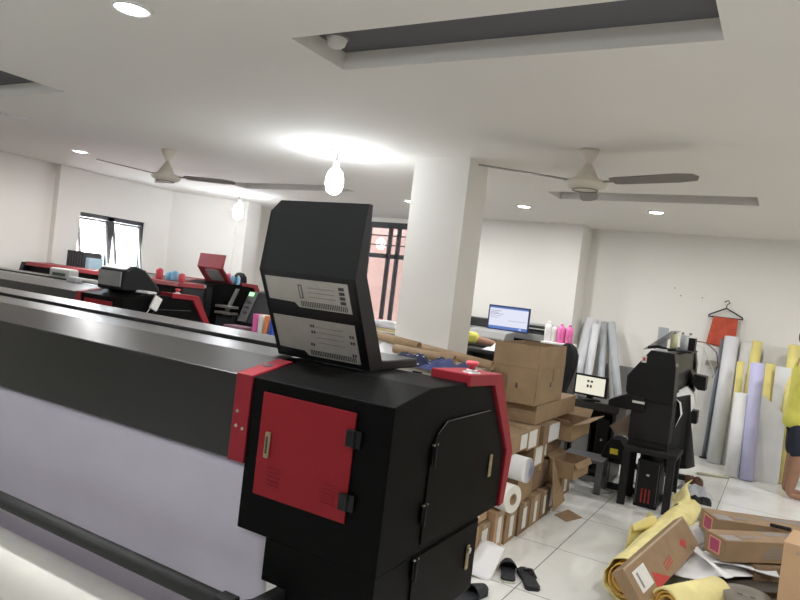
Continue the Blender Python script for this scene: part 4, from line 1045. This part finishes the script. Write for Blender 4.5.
props(MB().box(-5.45,-5.08,5.9,6.12,0,.865).build('grey_shelf_unit',GREYDEV,bevel=.005),'grey shelf unit carrying coloured packets behind the front printer','shelf')

# ------------------------------------------------------------------ people
def skinned(name,joints,edges,m,parent,levels=2,root=0):
    me=bpy.data.meshes.new(name); me.from_pydata([j[0] for j in joints],edges,[]); me.materials.append(m)
    o=bpy.data.objects.new(name,me); COL.objects.link(o); o.parent=parent
    sk=o.modifiers.new('skin','SKIN'); sk.use_smooth_shade=True
    for i,j in enumerate(joints):
        r=j[1]; r=(r,r) if not isinstance(r,tuple) else r
        me.skin_vertices[0].data[i].radius=r
    me.skin_vertices[0].data[root].use_root=True
    s=o.modifiers.new('sub','SUBSURF'); s.levels=levels; s.render_levels=levels
    return o
def hand(J,E,wi,w,fwd,side,palm=.09):
    """append palm and five fingers; w wrist pos, fwd along hand, side = thumb direction"""
    fwd=Vector(fwd).normalized(); side=Vector(side).normalized(); up=fwd.cross(side).normalized()
    w=Vector(w); pc=w+fwd*palm*.6; J.append((tuple(pc),(.032,.018))); pi_=len(J)-1; E.append((wi,pi_))
    for k,(off,ln) in enumerate(((.030,.070),(.010,.080),(-.011,.074),(-.031,.058))):
        b=w+fwd*palm+side*off; c=b+fwd*ln*.5-up*ln*.12; e=b+fwd*ln*.9-up*ln*.45
        J.append((tuple(b),.0095)); J.append((tuple(c),.0085)); J.append((tuple(e),.007)); n=len(J)
        E+= [(pi_,n-3),(n-3,n-2),(n-2,n-1)]
    b=w+fwd*.035+side*.035; c=b+fwd*.03+side*.025; e=c+fwd*.028-up*.01
    J.append((tuple(b),.011)); J.append((tuple(c),.0095)); J.append((tuple(e),.008)); n=len(J); E+= [(pi_,n-3),(n-3,n-2),(n-2,n-1)]
def head(t,c,yawr,hair=True):
    M=Matrix.Translation(c)@Matrix.Rotation(yawr,4,'Z')
    def hf(u,v):   # face looks along +y
        a=2*PI*u; p=PI*v
        x=.072*math.sin(p)*math.cos(a); y=.092*math.sin(p)*math.sin(a); z=.112*math.cos(p)
        if z<0: x*=1+.28*z/.112; y*=1+.12*z/.112
        if y>0: 
            y+=.020*math.exp(-((x/.013)**2+((z+.012)/.022)**2)); y-=.006*math.exp(-(((abs(x)-.030)/.016)**2+((z-.012)/.012)**2))
            y+=.006*math.exp(-((x/.022)**2+((z+.055)/.010)**2))
        return tuple(M@Vector((x,y,z)))
    h=MB().grid(hf,48,36).build('head',SKIN,t)
    for s in(-1,1):
        MB().lathe([(0,-.006),(.008,-.003),(.010,.003),(0,.008)],n=12,M=M@Matrix.Translation((s*.030,.080,.012))@Matrix.Rotation(R(-90),4,'X')).build('eye',mat('eye_white',(.6,.58,.55),.3),h)
        MB().grid(lambda u,v,s=s: tuple(M@Vector((s*(.072+.010*math.sin(PI*v)),-.005+.018*math.cos(2*PI*u)*math.sin(PI*v)-.004,.0+.030*math.cos(PI*v)))),12,8).build('ear',SKIN,h)
    MB().box(-.022,.022,.083,.092,-.060,-.052,M=M).build('mouth',mat('lips',(.30,.10,.09),.5),h,bevel=.003)
    def hr(u,v):
        a=2*PI*u; p=PI*.5*v*(1.0 if True else 1)
        back=.5-.5*math.sin(a); p=PI*v*(.36+.30*back)
        return tuple(M@Vector((.080*math.sin(p)*math.cos(a), .100*math.sin(p)*math.sin(a)-.004, .122*math.cos(p))))
    MB().grid(hr,40,16,thick=.006).build('hair',HAIR,h)
# standing person at the right edge
t=empty('person',(.20,7.80,0),R(-80),'barefoot person in yellow shirt and dark shorts standing at right edge by the rolls','person')
J=[((0,0,.88),(.13,.10)),((0,0,1.05),(.12,.09)),((0,0,1.24),(.14,.10)),((0,0,1.38),(.06,.055)),((0,0,1.47),.048),((0,.01,1.54),.05)]
E=[(0,1),(1,2),(2,3),(3,4),(4,5)]
for s in(-1,1):
    n=len(J); J+= [((s*.16,0,1.33),.052),((s*.19,.14,1.14),.040),((s*.15,.36,1.10),.030)]; E+=[(2,n),(n,n+1),(n+1,n+2)]
    hand(J,E,n+2,(s*.15,.36,1.10),(-s*.2,.9,-.1),(-s*.9,-.2,.3))
    n=len(J); J+= [((s*.085,0,.80),.075),((s*.10,.01,.46),.062),((s*.10,0,.28),.060),((s*.10,-.02,.08),.042),((s*.105,-.03,.04),.034),((s*.115,.09,.028),.028),((s*.12,.15,.022),.022)]
    E+=[(0,n),(n,n+1),(n+1,n+2),(n+2,n+3),(n+3,n+4),(n+4,n+5),(n+5,n+6)]
skinned('body',J,E,SKIN,t)
head(t,(0,.02,1.60),R(0))
S=[((0,0,.66),(.185,.185)),((0,0,.80),(.17,.145)),((0,0,1.05),(.155,.115)),((0,0,1.26),(.16,.115)),((0,0,1.37),(.075,.065))]
SE=[(0,1),(1,2),(2,3),(3,4)]
for s in(-1,1):
    n=len(S); S+=[((s*.17,0,1.31),.078),((s*.195,.11,1.17),.066)]; SE+=[(3,n),(n,n+1)]
skinned('shirt',S,SE,SHIRTY,t)
S=[((0,0,.80),(.10,.10))]; SE=[]
for s in(-1,1):
    n=len(S); S+=[((s*.085,0,.70),.088),((s*.10,0,.38),.076)]; SE+=[(0,n),(n,n+1)]
skinned('shorts',S,SE,SHORTS,t)
# seated person behind the column
t=empty('person',(-3.32,6.85,0),R(0),'seated person in yellow shirt mostly hidden behind the column, arm towards the desk','person')
J=[((0,-.05,.62),(.13,.11)),((0,-.02,.82),(.12,.09)),((.02,.0,1.05),(.14,.10)),((.02,.03,1.20),(.06,.055)),((.02,.05,1.28),.048),((.02,.07,1.34),.05)]
E=[(0,1),(1,2),(2,3),(3,4),(4,5)]
n=len(J); J+= [((.19,.02,1.16),.052),((.42,.08,1.13),.044),((.56,.24,1.10),.032)]; E+=[(2,n),(n,n+1),(n+1,n+2)]
hand(J,E,n+2,(.56,.24,1.10),(.35,.9,-.05),(-.9,.35,0))
n=len(J); J+= [((-.17,.02,1.14),.052),((-.24,.12,.92),.042),((-.14,.34,1.06),.032)]; E+=[(2,n),(n,n+1),(n+1,n+2)]
hand(J,E,n+2,(-.14,.34,1.06),(.2,.95,.05),(.9,-.2,0))
for s in(-1,1):
    n=len(J); J+= [((s*.10,.05,.60),.078),((s*.12,.40,.58),.056),((s*.12,.42,.30),.050),((s*.12,.40,.08),.034),((s*.12,.39,.04),.034),((s*.13,.52,.028),.026)]
    E+=[(0,n),(n,n+1),(n+1,n+2),(n+2,n+3),(n+3,n+4),(n+4,n+5)]
skinned('body',J,E,SKIN,t)
head(t,(.02,.08,1.41),R(0))
S=[((0,-.05,.60),(.155,.135)),((0,-.02,.82),(.145,.11)),((.02,.0,1.06),(.155,.115)),((.02,.03,1.17),(.075,.065))]; SE=[(0,1),(1,2),(2,3)]
n=len(S); S+=[((.20,.02,1.165),.072),((.38,.065,1.15),.066)]; SE+=[(2,n),(n,n+1)]
n=len(S); S+=[((-.18,.02,1.13),.072),((-.225,.09,.98),.064)]; SE+=[(2,n),(n,n+1)]
skinned('shirt',S,SE,SHIRTY,t)
S=[((0,-.05,.60),(.145,.12))]; SE=[]
for s in(-1,1):
    n=len(S); S+=[((s*.10,.06,.60),.095),((s*.12,.41,.585),.072),((s*.12,.42,.14),.06)]; SE+=[(0,n),(n,n+1),(n+1,n+2)]
skinned('trousers',S,SE,SHORTS,t)
t=empty('stool',(-3.32,6.80,0),0,'dark stool under the seated person behind the column','stool')
MB().lathe([(.17,.46),(.17,.49),(.15,.50),(0,.50)]).build('seat',BLACKM,t)
for k in range(4):
    a=PI/4+k*PI/2; MB().tube([(.11*math.cos(a),.11*math.sin(a),.47),(.17*math.cos(a),.17*math.sin(a),0)],.012).build('leg',BLACKM,t)
props(MB().grid(lambda u,v:(-2.78+.20*u,6.62+.22*v,1.065+.06*math.sin(PI*u)*math.sin(PI*v)*(1+.4*math.sin(9*u+5*v))),14,12).build('white_tissue_wrap',PAPER),'crumpled white wrap under the seated person\'s forearm','wrap')
t=empty('side_table',(-2.75,6.74,0),0,'narrow dark table under the crumpled white wrap','table')
MB().box(-.28,.22,-.16,.16,1.03,1.06).build('tabletop',DESKM,t)
for a in(-.25,.19): MB().box(a-.015,a+.015,-.14,.14,0,1.03).build('side_panel',DESKM,t)

# ------------------------------------------------------------------ daylight and render look
w=bpy.data.worlds.new('world'); sc.world=w; w.use_nodes=True
bg=w.node_tree.nodes['Background']; bg.inputs[0].default_value=(.82,.9,1,1); bg.inputs[1].default_value=2.2
def win_light(loc,rot,sx,sy,e,c):
    l=bpy.data.lights.new('daylight','AREA'); l.shape='RECTANGLE'; l.size=sx; l.size_y=sy; l.energy=e; l.color=c
    o=bpy.data.objects.new('daylight',l); o.location=loc; o.rotation_euler=rot; COL.objects.link(o); return o
win_light((XL-.45,(wy0+wy1)/2,(wz0+wz1)/2),(0,R(-90),0),.8,1.0,60,(.92,.96,1))
vs=sc.view_settings; sc.display_settings.display_device='sRGB'
vs.view_transform='Standard'; vs.look='None'; vs.exposure=1.25; vs.gamma=1.0; vs.use_curve_mapping=False
